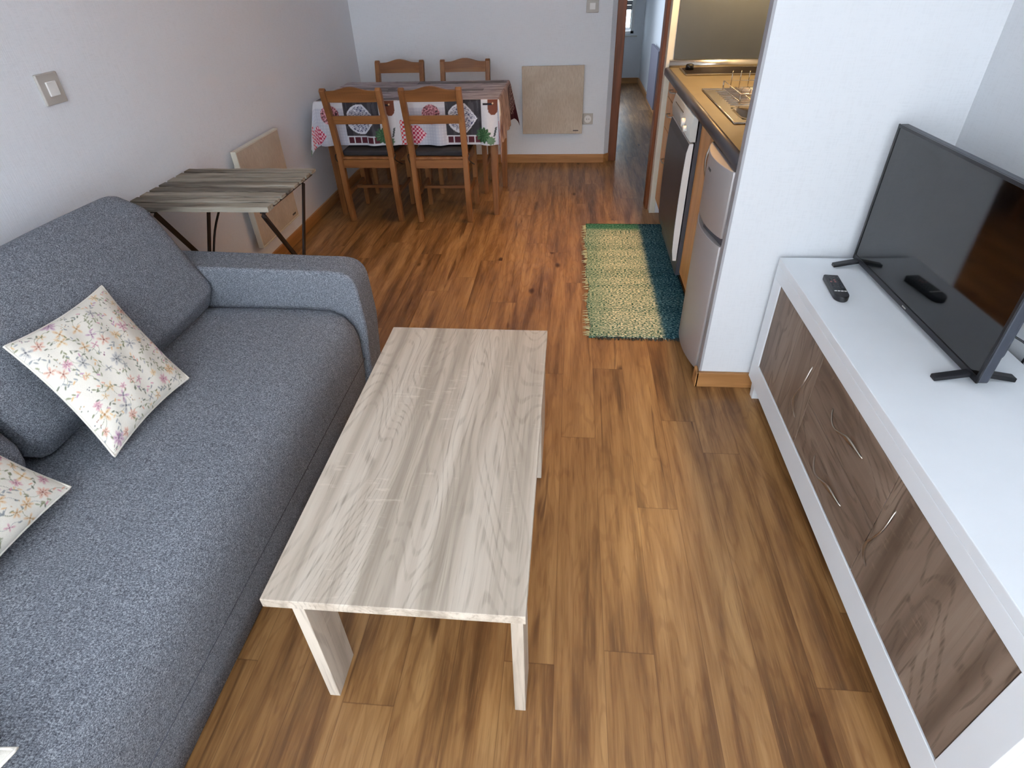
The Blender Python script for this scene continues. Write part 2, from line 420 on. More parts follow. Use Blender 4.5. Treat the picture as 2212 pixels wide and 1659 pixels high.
struct(MB().box(0.30, 0.40, YB+0.14, 6.80, 0, ZC).box(0.30, 0.40, 7.80, 9.15, 0, ZC).box(0.30, 0.40, 6.80, 7.80, 2.05, ZC).build('wall_hall_left', M['wall_smooth']), 'white left wall of the hall')  # gap is an unseen doorway, added to let in the side daylight
w = MB(); w.box(0.30, 1.03, 9.15, 9.25, 0, 0.60).box(0.30, 0.42, 9.15, 9.25, 0.60, 1.95).box(0.80, 1.03, 9.15, 9.25, 0.60, 1.95).box(0.30, 1.03, 9.15, 9.25, 1.95, ZC)
struct(w.build('wall_hall_end', M['wall_smooth']), 'end wall of the hall under the small window')
# wall with the balcony window behind the camera
w = MB(); wx0, wx1, wz0, wz1 = -1.5, 1.0, 0.08, 2.35
w.box(XL, wx0, YF-0.1, YF, 0, ZC).box(wx1, XR, YF-0.1, YF, 0, ZC).box(wx0, wx1, YF-0.1, YF, 0, wz0).box(wx0, wx1, YF-0.1, YF, wz1, ZC)
struct(w.build('wall_front', M['wall']), 'wall with the balcony window')
fr = MB(); t = 0.05
fr.box(wx0, wx1, YF-0.08, YF-0.02, wz0, wz0+t).box(wx0, wx1, YF-0.08, YF-0.02, wz1-t, wz1)
for x in (wx0, -0.275, wx1-t): fr.box(x, x+t, YF-0.08, YF-0.02, wz0, wz1)
f = struct(fr.build('window_1', M['white_pl']), 'white balcony window frame')
MB().box(wx0+t, wx1-t, YF-0.052, YF-0.048, wz0+t, wz1-t).build('pane', M['win_glass'], f)
# hall window
fr = MB(); fr.box(0.42, 0.80, 9.16, 9.20, 0.60, 0.63).box(0.42, 0.80, 9.16, 9.20, 1.92, 1.95).box(0.42, 0.45, 9.16, 9.20, 0.6, 1.95).box(0.76, 0.80, 9.16, 9.20, 0.6, 1.95)
f = struct(fr.build('window_2', M['white_pl']), 'small white hall window')
MB().box(0.45, 0.76, 9.178, 9.182, 0.63, 1.92).build('pane', M['win_glass'], f)
MB().box(0.746, 0.757, 9.14, 9.158, 0.66, 0.93).build('window_strap', M['black'], f)
MB().box(0.40, 0.85, 9.12, 9.15, 0.565, 0.58).build('window_sill', M['grey_pl'], f)
sh = MB()
for k in range(20): sh.box(0.45, 0.76, 9.186, 9.196, 0.87+k*0.053, 0.87+k*0.053+0.050)
sh.build('roller_shutter', M['panelgrey'], f)
# baseboards
bt, bh = 0.014, 0.07
struct(MB().box(XL, XL+bt, YF, YB, 0, bh).build('baseboard_left', M['base_y'], bevel=0.003), 'oak baseboard of the left wall')
struct(MB().box(XL+bt, 0.29, YB-bt, YB, 0, bh).prism([(0.29, YB-bt), (0.33+0.006, YB+0.034), (0.33, YB+0.04), (0.29, YB)], 'z', 0, bh).build('baseboard_back', M['base'], bevel=0.002), 'oak baseboard of the back wall')
struct(MB().box(0.545, 1.16, 1.974, 1.99, 0, bh).box(0.543, 0.556, 1.974, 2.028, 0, bh).build('baseboard_partition', M['base'], bevel=0.003), 'oak baseboard wrapping the partition wall')
struct(MB().box(XR-bt, XR, YF, 1.97, 0, bh).build('baseboard_right', M['base_y'], bevel=0.003), 'oak baseboard of the right wall')
struct(MB().box(0.93-bt, 0.93, 4.25, 9.13, 0, bh).build('baseboard_hall', M['base_y'], bevel=0.003), 'baseboard of the right hall wall')
struct(MB().box(0.40, 0.93-bt, 9.136, 9.15, 0, bh).build('baseboard_hall_end', M['base'], bevel=0.003), 'baseboard under the hall window')
# door frame to the hall
struct(MB().box(0.331, 0.40, YB+0.045, YB+0.135, 0, ZC).build('door_1', M['jamb'], bevel=0.004), 'reddish brown left door jamb of the hall opening')
struct(MB().box(0.540, 0.60, 4.085, 4.20, 0, ZC).build('door_2', M['jamb'], bevel=0.004), 'reddish brown door jamb beside the kitchen end')
struct(MB().box(0.560, 0.60, 4.004, 4.084, 0.0, ZC).build('trim_2', M['offwhite'], bevel=0.002), 'cream white end panel of the kitchen niche')

# ------------------------------------------------------------------ wall fittings
def heater(name, label, at, side, parts=True):
    """side 'back': front faces -y ; 'left': front faces +x ; 'hall': faces -x"""
    if side == 'back':
        x0, x1, z0, z1 = at; h = thing(name, label, 'heater', ((x0+x1)/2, YB, z0))
        MB().box(x0, x1, YB-0.052, YB-0.028, z0, z1).build('front_panel', M['beige'], h, 0.003)
        MB().box(x0+0.05, x1-0.05, YB-0.028, YB, z0+0.04, z1-0.06).build('mounting_box', M['white_pl'], h)
        MB().box(x1-0.075, x1-0.03, YB-0.0535, YB-0.052, z0+0.022, z0+0.030).build('badge', M['print'], h)
    elif side == 'left':
        y0, y1, z0, z1 = at; h = thing(name, label, 'heater', (XL, (y0+y1)/2, z0))
        MB().box(XL+0.040, XL+0.062, y0, y1, z0, z1).build('front_panel', M['beige'], h, 0.003)
        f2 = MB(); e = 0.007
        f2.box(XL+0.036, XL+0.0645, y0-e, y0, z0-e, z1+e).box(XL+0.036, XL+0.0645, y0, y1, z1, z1+e).box(XL+0.036, XL+0.0645, y0, y1, z0-e, z0)
        f2.build('edge_frame', M['offwhite'], h)
        MB().box(XL, XL+0.040, y0+0.05, y1-0.08, z0+0.05, z1-0.08).build('mounting_box', M['white_pl'], h)
        MB().box(XL+0.062, XL+0.0635, y1-0.08, y1-0.035, z0+0.02, z0+0.03).build('badge', M['print'], h)
    else:
        y0, y1, z0, z1 = at; h = thing(name, label, 'heater', (0.93, (y0+y1)/2, z0))
        MB().box(0.93-0.05, 0.93-0.02, y0, y1, z0, z1).build('front_panel', plain('slate_grey_heater', srgb(112, 110, 124), 0.6), h, 0.003)
        MB().box(0.93-0.02, 0.93, y0+0.05, y1-0.05, z0+0.05, z1-0.05).build('mounting_box', M['white_pl'], h)
    return h
heater('wall_heater', 'square beige panel heater hung on the back wall beside the dining table', (-0.406, 0.094, 0.248, 0.757), 'back')
heater('wall_heater', 'beige panel heater on the left wall behind the slatted side table', (2.93, 3.44, 0.185, 0.69), 'left')
heater('wall_heater', 'grey panel heater on the right wall of the hall', (6.95, 7.62, 0.08, 0.64), 'hall')

s = thing('light_switch', 'light switch with grey frame on the left wall above the sofa', 'switch', (XL, 2.015, 1.10))
MB().box(XL, XL+0.010, 1.967, 2.063, 1.093, 1.187).build('switch_frame', M['grey_pl'], s, 0.003)
MB().box(XL+0.010, XL+0.016, 1.993, 2.037, 1.118, 1.162).build('rocker', M['white_pl'], s, 0.002)
s = thing('light_switch', 'small light switch high on the back wall beside the hall opening', 'switch', (0.137, YB, 1.11))
MB().box(0.091, 0.183, YB-0.010, YB, 1.106, 1.190).build('switch_frame', M['grey_pl'], s, 0.003)
MB().box(0.115, 0.159, YB-0.016, YB-0.010, 1.126, 1.170).build('rocker', M['white_pl'], s, 0.002)
s = thing('power_socket', 'white wall socket at the lower right of the back wall heater', 'socket', (0.140, YB, 0.31))
MB().box(0.098, 0.182, YB-0.010, YB, 0.312, 0.396).build('socket_frame', M['grey_pl'], s, 0.003)
ins = MB().lathe((0.140, YB-0.0105, 0.354), [(0.029, -0.003), (0.029, 0.0), (0.001, 0.0)], 'y').build('socket_insert', M['white_pl'], s)
MB().lathe((0.131, YB-0.0145, 0.354), [(0.0035, 0), (0.0035, 0.001)], 'y', 10).lathe((0.149, YB-0.0145, 0.354), [(0.0035, 0), (0.0035, 0.001)], 'y', 10).build('socket_hole', M['black'], ins)

# ------------------------------------------------------------------ sofa
sofa = thing('sofa', 'grey fabric sofa with rounded arms along the left wall', 'sofa', (-1.28, 0.9, 0))
SY0, SY1 = -0.42, 1.885
def seatprof():
    p = [(-1.70, 0.05), (-0.818, 0.012), (-0.806, 0.10), (-0.800, 0.20), (-0.799, 0.27), (-0.810, 0.325), (-0.838, 0.366), (-0.885, 0.392), (-0.98, 0.404), (-1.2, 0.404), (-1.40, 0.398), (-1.70, 0.39)]
    return p
mb = MB(); prof = seatprof(); NY = 60
rows = []
for j in range(NY+1):
    y = SY0+(SY1-SY0)*j/NY
    row = []
    for k, (x, z) in enumerate(prof):
        dz = 0.004*math.sin(y*5.1+x*4)*(1 if z > 0.3 else 0) + 0.003*math.sin(y*11+x*9)*(1 if z > 0.3 else 0)
        e = min(1.0, (SY1-y)/0.03); e2 = 0.0 if e >= 1 else (1-math.sqrt(max(0, 1-(1-e)**2)))
        zz = z+dz - (0.018*e2 if z > 0.3 else 0); xx = x-(0.012*e2 if x > -1.0 else 0)
        row.append(mb.bm.verts.new((xx, y, zz)))
    rows.append(row)
for A, B in zip(rows, rows[1:]):
    for k in range(len(prof)):
        k2 = (k+1) % len(prof); mb.bm.faces.new((A[k], A[k2], B[k2], B[k])).smooth = True
mb.bm.faces.new(rows[0][::-1]); mb.bm.faces.new(rows[-1])
seat = mb.build('seat', M['sofa'], sofa)
MB().tube([(-0.802, SY0+0.01, 0.166), (-0.802, SY1-0.01, 0.166)], 0.0016, 6).build('front_seam', M['seam'], seat)
def arm(y0, y1):
    pr = rounded([(-1.745, 0.0), (-0.800, 0.0), (-0.775, 0.30), (-0.785, 0.535), (-1.745, 0.560)], [0, 0, 0.0, 0.085, 0.02], 8)
    return MB().prism(pr, 'y', y0, y1, True).build('armrest', M['sofa'], sofa, 0.035, 5)
arm(1.886, 2.040); arm(-0.575, -0.421)
def backcushion(y0, y1, extra=0.0):
    prof = rounded([(-1.372, 0.400), (-1.335, 0.470), (-1.478, 0.785), (-1.58, 0.832), (-1.725, 0.78), (-1.735, 0.400)], [0.02, 0.045, 0.06, 0.05, 0.05, 0.02], 6)
    mb = MB(); rows = []; n = 48
    c = Vector((-1.56, 0.62))
    for j in range(n+1):
        u = j/n; y = y0+(y1-y0)*u
        d = min(u, 1-u)*(y1-y0); R = 0.06
        s_ = 1.0 if d > R else math.sqrt(max(0.0, 1-((R-d)/R)**2))
        k = 0.86+0.14*s_
        row = []
        for (x, z) in prof:
            q = c+(Vector((x, z))-c)*k
            q.x += 0.006*math.sin(y*7+z*6)
            if z > 0.7: q.y += extra*math.sin(PI*u)*0.5
            row.append(mb.bm.verts.new((q.x, y, max(0.392, q.y))))
        rows.append(row)
    for A, B in zip(rows, rows[1:]):
        m = len(A)
        for k in range(m): mb.bm.faces.new((A[k], A[(k+1) % m], B[(k+1) % m], B[k])).smooth = True
    mb.bm.faces.new(rows[0][::-1]); mb.bm.faces.new(rows[-1])
    return mb.build('back_cushion', M['sofa'], sofa)
backcushion(0.985, 1.895, 0.02); backcushion(0.06, 0.958, 0.02); backcushion(-0.41, 0.052)

# ------------------------------------------------------------------ painted patterns
def blob(A, S, T, s, t, rs, rt, ang, c, alpha=1.0, soft=0.25):
    ca, sa = math.cos(ang), math.sin(ang); R = max(rs, rt)*1.3
    m = (np.abs(S-s) < R) & (np.abs(T-t) < R)
    if not m.any(): return
    u = ((S[m]-s)*ca+(T[m]-t)*sa)/rs; v = (-(S[m]-s)*sa+(T[m]-t)*ca)/rt
    d = np.sqrt(u*u+v*v); a = np.clip((1-d)/soft, 0, 1)*alpha
    A[m] = A[m]*(1-a[:, None])+np.array(c)*a[:, None]
def stroke(A, S, T, p0, p1, w, c, alpha=1.0, bend=0.0):
    n = 10
    for k in range(n+1):
        u = k/n; x = p0[0]+(p1[0]-p0[0])*u; y = p0[1]+(p1[1]-p0[1])*u
        nx, ny = -(p1[1]-p0[1]), p1[0]-p0[0]; b = bend*math.sin(PI*u)
        L = math.hypot(nx, ny)
        blob(A, S, T, x+nx*b, y+ny*b, max(w*1.3, L/n*0.8), w, math.atan2(p1[1]-p0[1], p1[0]-p0[0]), c, alpha, 0.5)
def flower(A, S, T, s, t, r, c, c2, rng, n=5):
    a0 = rng.random()*6.3
    for k in range(n):
        a = a0+k*2*PI/n+rng.uniform(-.2, .2); rr = r*rng.uniform(.8, 1.15)
        blob(A, S, T, s+math.cos(a)*rr*.55, t+math.sin(a)*rr*.55, rr*.5, rr*.26, a, c, 0.62, 0.5)
        blob(A, S, T, s+math.cos(a)*rr*.4, t+math.sin(a)*rr*.4, rr*.25, rr*.07, a, c2, 0.7, 0.5)
    blob(A, S, T, s, t, r*.2, r*.2, 0, c2, 0.9, 0.5)
def paint_floral(S, T, w, h, seed):
    rng = random.Random(seed)
    A = np.empty(S.shape+(3,)); A[...] = srgb(233, 229, 218)
    leaf = [srgb(128, 134, 96), srgb(150, 154, 122), srgb(104, 112, 92), srgb(140, 146, 150)]
    fl = [(srgb(214, 150, 168), srgb(156, 84, 118)), (srgb(226, 184, 128), srgb(176, 128, 70)), (srgb(226, 168, 144), srgb(150, 78, 66)),
          (srgb(190, 140, 176), srgb(128, 84, 124)), (srgb(232, 200, 150), srgb(190, 150, 90)), (srgb(170, 172, 176), srgb(92, 94, 104))]
    pts = []
    for _ in range(3000):
        s, t = rng.uniform(0.01, w-0.01), rng.uniform(0.01, h-0.01)
        if all((s-a)**2+(t-b)**2 > 0.026**2 for a, b in pts): pts.append((s, t))
    for i, (s, t) in enumerate(pts):
        k = rng.random(); a = rng.random()*6.28
        if k < 0.46:      # flower with a leaf or two
            c, c2 = rng.choice(fl); r = rng.uniform(.011, .022)
            for _ in range(2):
                b = rng.random()*6.28; L = r*2.0
                stroke(A, S, T, (s, t), (s+math.cos(b)*L, t+math.sin(b)*L), .0008, rng.choice(leaf), .8, .2)
                blob(A, S, T, s+math.cos(b)*L, t+math.sin(b)*L, .0065, .0026, b, rng.choice(leaf), .85, .4)
            flower(A, S, T, s, t, r, c, c2, rng, rng.choice([4, 5, 6, 8]))
        elif k < 0.84:    # spray
            L = rng.uniform(.024, .042); lc = rng.choice(leaf)
            stroke(A, S, T, (s-math.cos(a)*L/2, t-math.sin(a)*L/2), (s+math.cos(a)*L/2, t+math.sin(a)*L/2), .0007, lc, .85, .15)
            for q in range(5):
                u = (q/4-.5)*L; sd = 1 if q % 2 else -1; b = a+sd*.7
                blob(A, S, T, s+math.cos(a)*u+math.cos(b)*.005, t+math.sin(a)*u+math.sin(b)*.005, .0070, .0026, b, lc if rng.random() < .7 else rng.choice(fl)[0], .85, .4)
        else:             # small berries and buds
            c, c2 = rng.choice(fl)
            for q in range(rng.randint(3, 6)):
                blob(A, S, T, s+rng.uniform(-.011, .011), t+rng.uniform(-.011, .011), .0026, .0018, rng.random()*3, rng.choice([c2, c2, leaf[2], srgb(80, 84, 96)]), .85, .5)
    return A
def grid_mesh(name, P, Cc, mat, parent=None, base=(0, 0, 0), smooth=True, thick=0.0):
    """P: (n,m,3) positions, Cc: (n,m,3) colours"""
    n, m = P.shape[:2]; b = np.array(BASE[parent] if parent is not None else base)
    idx = np.arange(n*m).reshape(n, m)
    q = np.stack([idx[:-1, :-1], idx[1:, :-1], idx[1:, 1:], idx[:-1, 1:]], -1).reshape(-1, 4)
    me = bpy.data.meshes.new(name)
    me.vertices.add(n*m); me.vertices.foreach_set('co', (P.reshape(-1, 3)-b).astype(np.float32).ravel())
    me.loops.add(q.size); me.loops.foreach_set('vertex_index', q.ravel().astype(np.int32))
    me.polygons.add(len(q)); me.polygons.foreach_set('loop_start', (np.arange(len(q))*4).astype(np.int32))
    me.polygons.foreach_set('use_smooth', np.ones(len(q), dtype=bool) if smooth else np.zeros(len(q), dtype=bool))
    me.update(calc_edges=True)
    ca = me.color_attributes.new('Col', 'FLOAT_COLOR', 'POINT')
    rgba = np.concatenate([Cc.reshape(-1, 3), np.ones((n*m, 1))], 1).astype(np.float32); ca.data.foreach_set('color', rgba.ravel())
    me.materials.append(mat)
    o = bpy.data.objects.new(name, me); col.objects.link(o)
    if parent is not None: o.parent = parent
    else: o.location = base
    BASE[o] = Vector(b)
    if thick:
        s = o.modifiers.new('thick', 'SOLIDIFY'); s.thickness = thick; s.offset = 0
    return o

def pillow(name, label, B, R, T, L, seed, thick=0.055, out=Vector((1, 0, 0.5)), N=250, group='floral cushions on the sofa', sag=0.0):
    B, R, T, L = [np.array(p, float) for p in (B, R, T, L)]
    w = np.linalg.norm(R-B); h = np.linalg.norm(L-B)
    c = (B+R+T+L)/4; nrm = np.cross(R-B, L-B); nrm /= np.linalg.norm(nrm)
    if nrm @ np.array(out) < 0: nrm = -nrm
    pl = thing(name, label, 'cushion', tuple(c), group)
    g = np.linspace(-1, 1, N); U, V = np.meshgrid(g, g, indexing='ij')
    # edges curve inwards between the pointed corners
    pin = 0.075
    Uc = U*(1-pin*(1-V**2)*np.abs(U)**1.5); Vc = V*(1-pin*(1-U**2)*np.abs(V)**1.5)
    a, b = (Uc+1)/2, (Vc+1)/2
    P0 = (B*((1-a)*(1-b))[..., None]+R*(a*(1-b))[..., None]+T*(a*b)[..., None]+L*((1-a)*b)[..., None])
    prof = np.clip((1-U**2), 0, 1)**0.55*np.clip((1-V**2), 0, 1)**0.55
    wr = 0.0035*np.sin(9*U+4*V)*np.sin(7*V-3*U)*prof + 0.004*np.sin(26*np.arctan2(V, U))*np.clip(np.hypot(U, V)-0.75, 0, 1)*prof
    C1 = paint_floral((U+1)/2*w, (V+1)/2*h, w, h, seed)
    front = P0+nrm*((prof*thick+wr)[..., None]); back = P0-nrm*((prof*thick*0.75)[..., None])
    grid_mesh('cover_front', front, C1, M['pillow'], pl)
    s2 = slice(None, None, 5)
    grid_mesh('cover_back', back[s2, s2][::-1], C1[s2, s2][::-1], M['pillow'], pl)
    e = N-1; path = [P0[i, 0] for i in range(0, e, 6)]+[P0[e, i] for i in range(0, e, 6)]+[P0[i, e] for i in range(e, 0, -6)]+[P0[0, i] for i in range(e, 0, -6)]
    MB().tube(path, 0.0032, 6, closed=True).build('piping', M['piping'], pl)
    return pl
pillow('throw_pillow', 'cream floral cushion leaning tilted against the middle of the sofa back', (-1.17, 1.005, 0.425), (-1.165, 1.358, 0.425), (-1.415, 1.475, 0.680), (-1.405, 1.100, 0.700), 11)
pillow('throw_pillow', 'cream floral cushion cut by the left edge of the photo, below the tilted one', (-1.20, 0.49, 0.425), (-1.210, 0.893, 0.425), (-1.40, 0.86, 0.70), (-1.40, 0.43, 0.70), 23)
pillow('throw_pillow', 'pale cushion lying on the seat, only one corner showing at the bottom left', (-1.27, -0.02, 0.47), (-0.900, -0.05, 0.46), (-0.850, 0.318, 0.458), (-1.25, 0.33, 0.46), 31, thick=0.035, out=Vector((0, 0, 1)))

# ------------------------------------------------------------------ coffee table
ct = thing('coffee_table', 'pale oak coffee table in front of the sofa', 'table', (-0.33, 1.17, 0))
MB().box(-0.602, -0.058, 0.630, 1.708, 0.390, 0.416).build('tabletop', M['oak_y'], ct, 0.0012)
rail = MB().box(-0.500, -0.094, 0.660, 0.676, 0.362, 0.390)
rail.build('rail', M['oak_x'], ct)
MB().box(-0.500, -0.094, 1.655, 1.672, 0.362, 0.390).build('rail', M['oak_x'], ct)
# slab legs: broad at the side, seen edge-on from the short end
def slab(x0, x1, ya, yb, xo=0.0):
    return MB().box(x0, x1, ya, yb, 0, 0.390).build('leg', M['oak_z'], ct, 0.0012)
slab(-0.548, -0.522, 0.640, 0.745)
slab(-0.090, -0.064, 0.640, 0.745)
slab(-0.548, -0.522, 1.590, 1.695)
MB().box(-0.090, -0.064, 1.410, 1.695, 0, 0.390).build('leg', M['oak_z'], ct, 0.0012)

# ------------------------------------------------------------------ sideboard
sb = thing('sideboard', 'white sideboard with grey-brown wooden doors along the right wall', 'sideboard', (0.96, 1.215, 0))
fx, bx, y0, y1, zt, zb = 0.745, 1.170, 0.467, 1.962, 0.583, 0.075
MB().box(fx+0.022, bx, y0, y1, zb, zb+0.018).box(fx+0.022, bx, y0, y0+0.018, zb, zt-0.03).box(fx+0.022, bx, y1-0.018, y1, zb, zt-0.03).box(bx-0.006, bx, y0, y1, zb, zt-0.03).build('carcass', M['white'], sb)
MB().box(fx, bx, y0, y1, zt-0.026, zt).build('top', M['white'], sb, 0.002)
fm = MB(); py = [0.537, 0.973, 1.452, 1.890]; pz0, pz1, pm = 0.168, 0.508, 0.338
fm.box(fx, fx+0.022, y0, y1, pz1+0.002, zt-0.026).box(fx, fx+0.022, y0, y1, zb, pz0-0.002)
fm.box(fx, fx+0.022, y0, py[0]-0.002, pz0-0.002, pz1+0.002).box(fx, fx+0.022, py[3]+0.002, y1, pz0-0.002, pz1+0.002)
fm.build('front_frame', M['white'], sb, 0.0015)
MB().box(fx+0.018, fx+0.022, py[0]-0.002, py[3]+0.002, pz0-0.002, pz1+0.002).build('inner_back', M['black'], sb)
def wave_handle(parent, y, z, vertical, L=0.205):
    mb = MB(); n = 28; prev = None; A = []
    for k in range(n+1):
        u = k/n; s_ = (u-0.5)*L; w_ = 0.013*math.sin(2*PI*u)
        o_ = 0.024*math.sin(PI*u)**0.7 if 0 < u < 1 else 0
        wd = 0.003+0.010*(math.exp(-((u-0.27)/0.13)**2))
        if vertical: c_ = (fx+0.004-o_, y+w_, z+s_); e_ = (0, 1, 0)
        else: c_ = (fx+0.004-o_, y+s_, z+w_); e_ = (0, 0, 1)
        c_ = Vector(c_); e_ = Vector(e_)
        t_ = Vector((-0.0045, 0, 0))
        A.append([mb.bm.verts.new(c_+e_*wd/2), mb.bm.verts.new(c_-e_*wd/2), mb.bm.verts.new(c_-e_*wd/2-t_), mb.bm.verts.new(c_+e_*wd/2-t_)])
    for P, Q in zip(A, A[1:]):
        for k in range(4): mb.bm.faces.new((P[k], P[(k+1) % 4], Q[(k+1) % 4], Q[k])).smooth = True
    mb.bm.faces.new(A[0][::-1]); mb.bm.faces.new(A[-1])
    return mb.build('handle', M['handle'], parent)
g = 0.0015
d1 = MB().box(fx+0.003, fx+0.018, py[2]+g, py[3]-g, pz0+g, pz1-g).build('door', M['door_z'], sb, 0.0008)
wave_handle(d1, 1.497, 0.338, True)
dr = MB().box(fx+0.003, fx+0.018, py[1]+g, py[2]-g, pm+g, pz1-g).build('drawer', M['door_y'], sb, 0.0008)
wave_handle(dr, 1.213, 0.425, False)
dr = MB().box(fx+0.003, fx+0.018, py[1]+g, py[2]-g, pz0+g, pm-g).build('drawer', M['door_y'], sb, 0.0008)
wave_handle(dr, 1.213, 0.250, False)
d2 = MB().box(fx+0.003, fx+0.018, py[0]+g, py[1]-g, pz0+g, pz1-g).build('door', M['door_z'], sb, 0.0008)
wave_handle(d2, 0.933, 0.338, True)
for xx in (fx+0.008, bx-0.055):
    for yy in (y0+0.03, y1-0.055):
        MB().taper((xx+0.02, yy+0.012, 0), (xx+0.02, yy+0.012, zb), (0.028, 0.028), (0.036, 0.036)).build('foot', M['white'], sb)

# ------------------------------------------------------------------ television
tv = thing('television', 'black flat screen television standing on the white sideboard', 'television', (1.0, 1.57, 0.583))
tv.rotation_euler = (0, 0, 0.022)
ty0, ty1, tz0, tz1 = 1.207, 1.933, 0.598, 1.025
MB().box(0.985, 1.010, ty0, ty1, tz0, tz1).build('housing', M['black2'], tv, 0.004)
bz = MB(); q = 0.009
bz.box(0.981, 0.986, ty0, ty1, tz0, tz0+0.016).box(0.981, 0.986, ty0, ty1, tz1-q, tz1).box(0.981, 0.986, ty0, ty0+q, tz0, tz1).box(0.981, 0.986, ty1-q, ty1, tz0, tz1)
bez = bz.build('bezel', M['black'], tv, 0.001)
MB().box(0.9805, 0.981, 1.562, 1.582, tz0+0.005, tz0+0.009).build('badge', M['grey_pl'], bez)
MB().box(0.9835, 0.985, ty0+q, ty1-q, tz0+0.016, tz1-q).build('screen', M['screen'], tv)
MB().prism(rounded([(1.010, 0.625), (1.010, 0.86), (1.030, 0.86), (1.058, 0.80), (1.058, 0.64), (1.04, 0.625)], [0, 0, .01, .02, .015, .01], 3), 'y', ty0+0.05, ty1-0.05).build('back_cover', M['black2'], tv, 0.006)
for yy in (1.245, 1.895):
    ft = MB()
    def seg(xa, za, xb, zb_): ft.prism([(xa, za), (xb, zb_), (xb, zb_+0.010), (xa, za+0.012)], 'y', yy-0.011, yy+0.011)
    seg(0.998, 0.600, 0.905, 0.583); 
    ft.prism([(0.998, 0.600), (0.998, 0.612), (1.095, 0.595), (1.095, 0.583)], 'y', yy-0.011, yy+0.011)
    ft.box(0.987, 1.008, yy-0.010, yy+0.010, 0.596, 0.612)
    ft.build('stand_foot', M['black'], tv, 0.002)
cb = MB(); pts = [(1.040, 1.40, 0.70), (1.08, 1.37, 0.69), (1.115, 1.345, 0.662), (1.150, 1.325, 0.642), (1.168, 1.322, 0.62), (1.177, 1.335, 0.58), (1.180, 1.345, 0.45), (1.181, 1.345, 0.20)]
pts = [(x_-0.010*max(0, 1.16-x_)/0.1, y_, z_) for x_, y_, z_ in pts]
pts = [tuple(Matrix.Rotation(-0.022, 3, 'Z') @ (Vector(q_)-Vector((1.0, 1.57, 0.583)))+Vector((1.0, 1.57, 0.583))) for q_ in pts]
def smoothpts(p, n=5):
    p = [Vector(a) for a in p]; out = []
    for i in range(len(p)-1):
        a, b, c_, d = p[max(i-1, 0)], p[i], p[i+1], p[min(i+2, len(p)-1)]
        for k in range(n):
            t = k/n; out.append(0.5*((2*b)+(c_-a)*t+(2*a-5*b+4*c_-d)*t*t+(3*b-a-3*c_+d)*t**3))
    return out+[p[-1]]
cb.tube(smoothpts(pts), 0.003, 8).build('power_cable', M['black'], tv)

# ------------------------------------------------------------------ remote
rm = thing('remote_control', 'black remote control lying on the white sideboard in front of the television', 'remote control', (0.845, 1.71, 0.583))
rm.rotation_euler = (0, 0, 0)
c0 = Vector((0.853, 1.790)); c1 = Vector((0.838, 1.632)); dd = (c1-c0).normalized(); pp = Vector((-dd.y, dd.x))
if pp.x < 0: pp = -pp
L_ = (c1-c0).length
def rp(a, b): v = c0+dd*a+pp*b; return (v.x, v.y)
outl = [rp(0, -0.022), rp(0, 0.022), rp(L_-0.03, 0.022)]+[rp(L_-0.03+0.03*math.sin(a), 0.022*math.cos(a)) for a in [k*PI/10 for k in range(1, 10)]]+[rp(L_-0.03, -0.022)]
MB().prism(outl, 'z', 0.583, 0.602).build('case', M['black'], rm, 0.004, 3)
for r in range(8):
    for c_ in range(3):
        cx_, cy_ = rp(0.016+r*0.0125, (c_-1)*0.012)
        mt = M['red_btn'] if (r, c_) in ((2, 1), (3, 0), (3, 1)) else M['black2']
        MB().lathe((cx_, cy_, 0.602), [(0.0032, 0), (0.0032, 0.0012), (0.0005, 0.0014)], 'z', 8).build('button', mt, rm)
for c_ in range(4):
    cx_, cy_ = rp(0.117, (c_-1.5)*0.0095)
    MB().box(cx_-0.0035, cx_+0.0035, cy_-0.002, cy_+0.002, 0.602, 0.6032).build('button', M['white_pl'], rm)

# ------------------------------------------------------------------ dining table and cloth
dt = thing('dining_table', 'stained pine dining table under the printed cloth in the far left corner', 'table', (-1.06, 4.27, 0))
TX0, TX1, TY0, TY1, TZ = -1.645, -0.462, 3.925, 4.615, 0.745
MB().box(TX0+0.006, TX1-0.006, TY0+0.006, TY1-0.006, TZ-0.022, TZ).build('tabletop', M['pine_x'], dt, 0.004)
MB().box(TX0+0.05, TX1-0.05, TY0+0.035, TY0+0.055, TZ-0.10, TZ-0.022).box(TX0+0.05, TX1-0.05, TY1-0.055, TY1-0.035, TZ-0.10, TZ-0.022).box(TX0+0.035, TX0+0.055, TY0+0.05, TY1-0.05, TZ-0.10, TZ-0.022).box(TX1-0.055, TX1-0.035, TY0+0.05, TY1-0.05, TZ-0.10, TZ-0.022).build('apron', M['pine_x'], dt)
for x in (TX0+0.043, TX1-0.040):
    for y in (TY0+0.040, TY1-0.040):
        MB().taper((x, y, 0), (x, y, TZ-0.022), (0.036, 0.036), (0.056, 0.056)).build('leg', M['pine_z'], dt, 0.003)

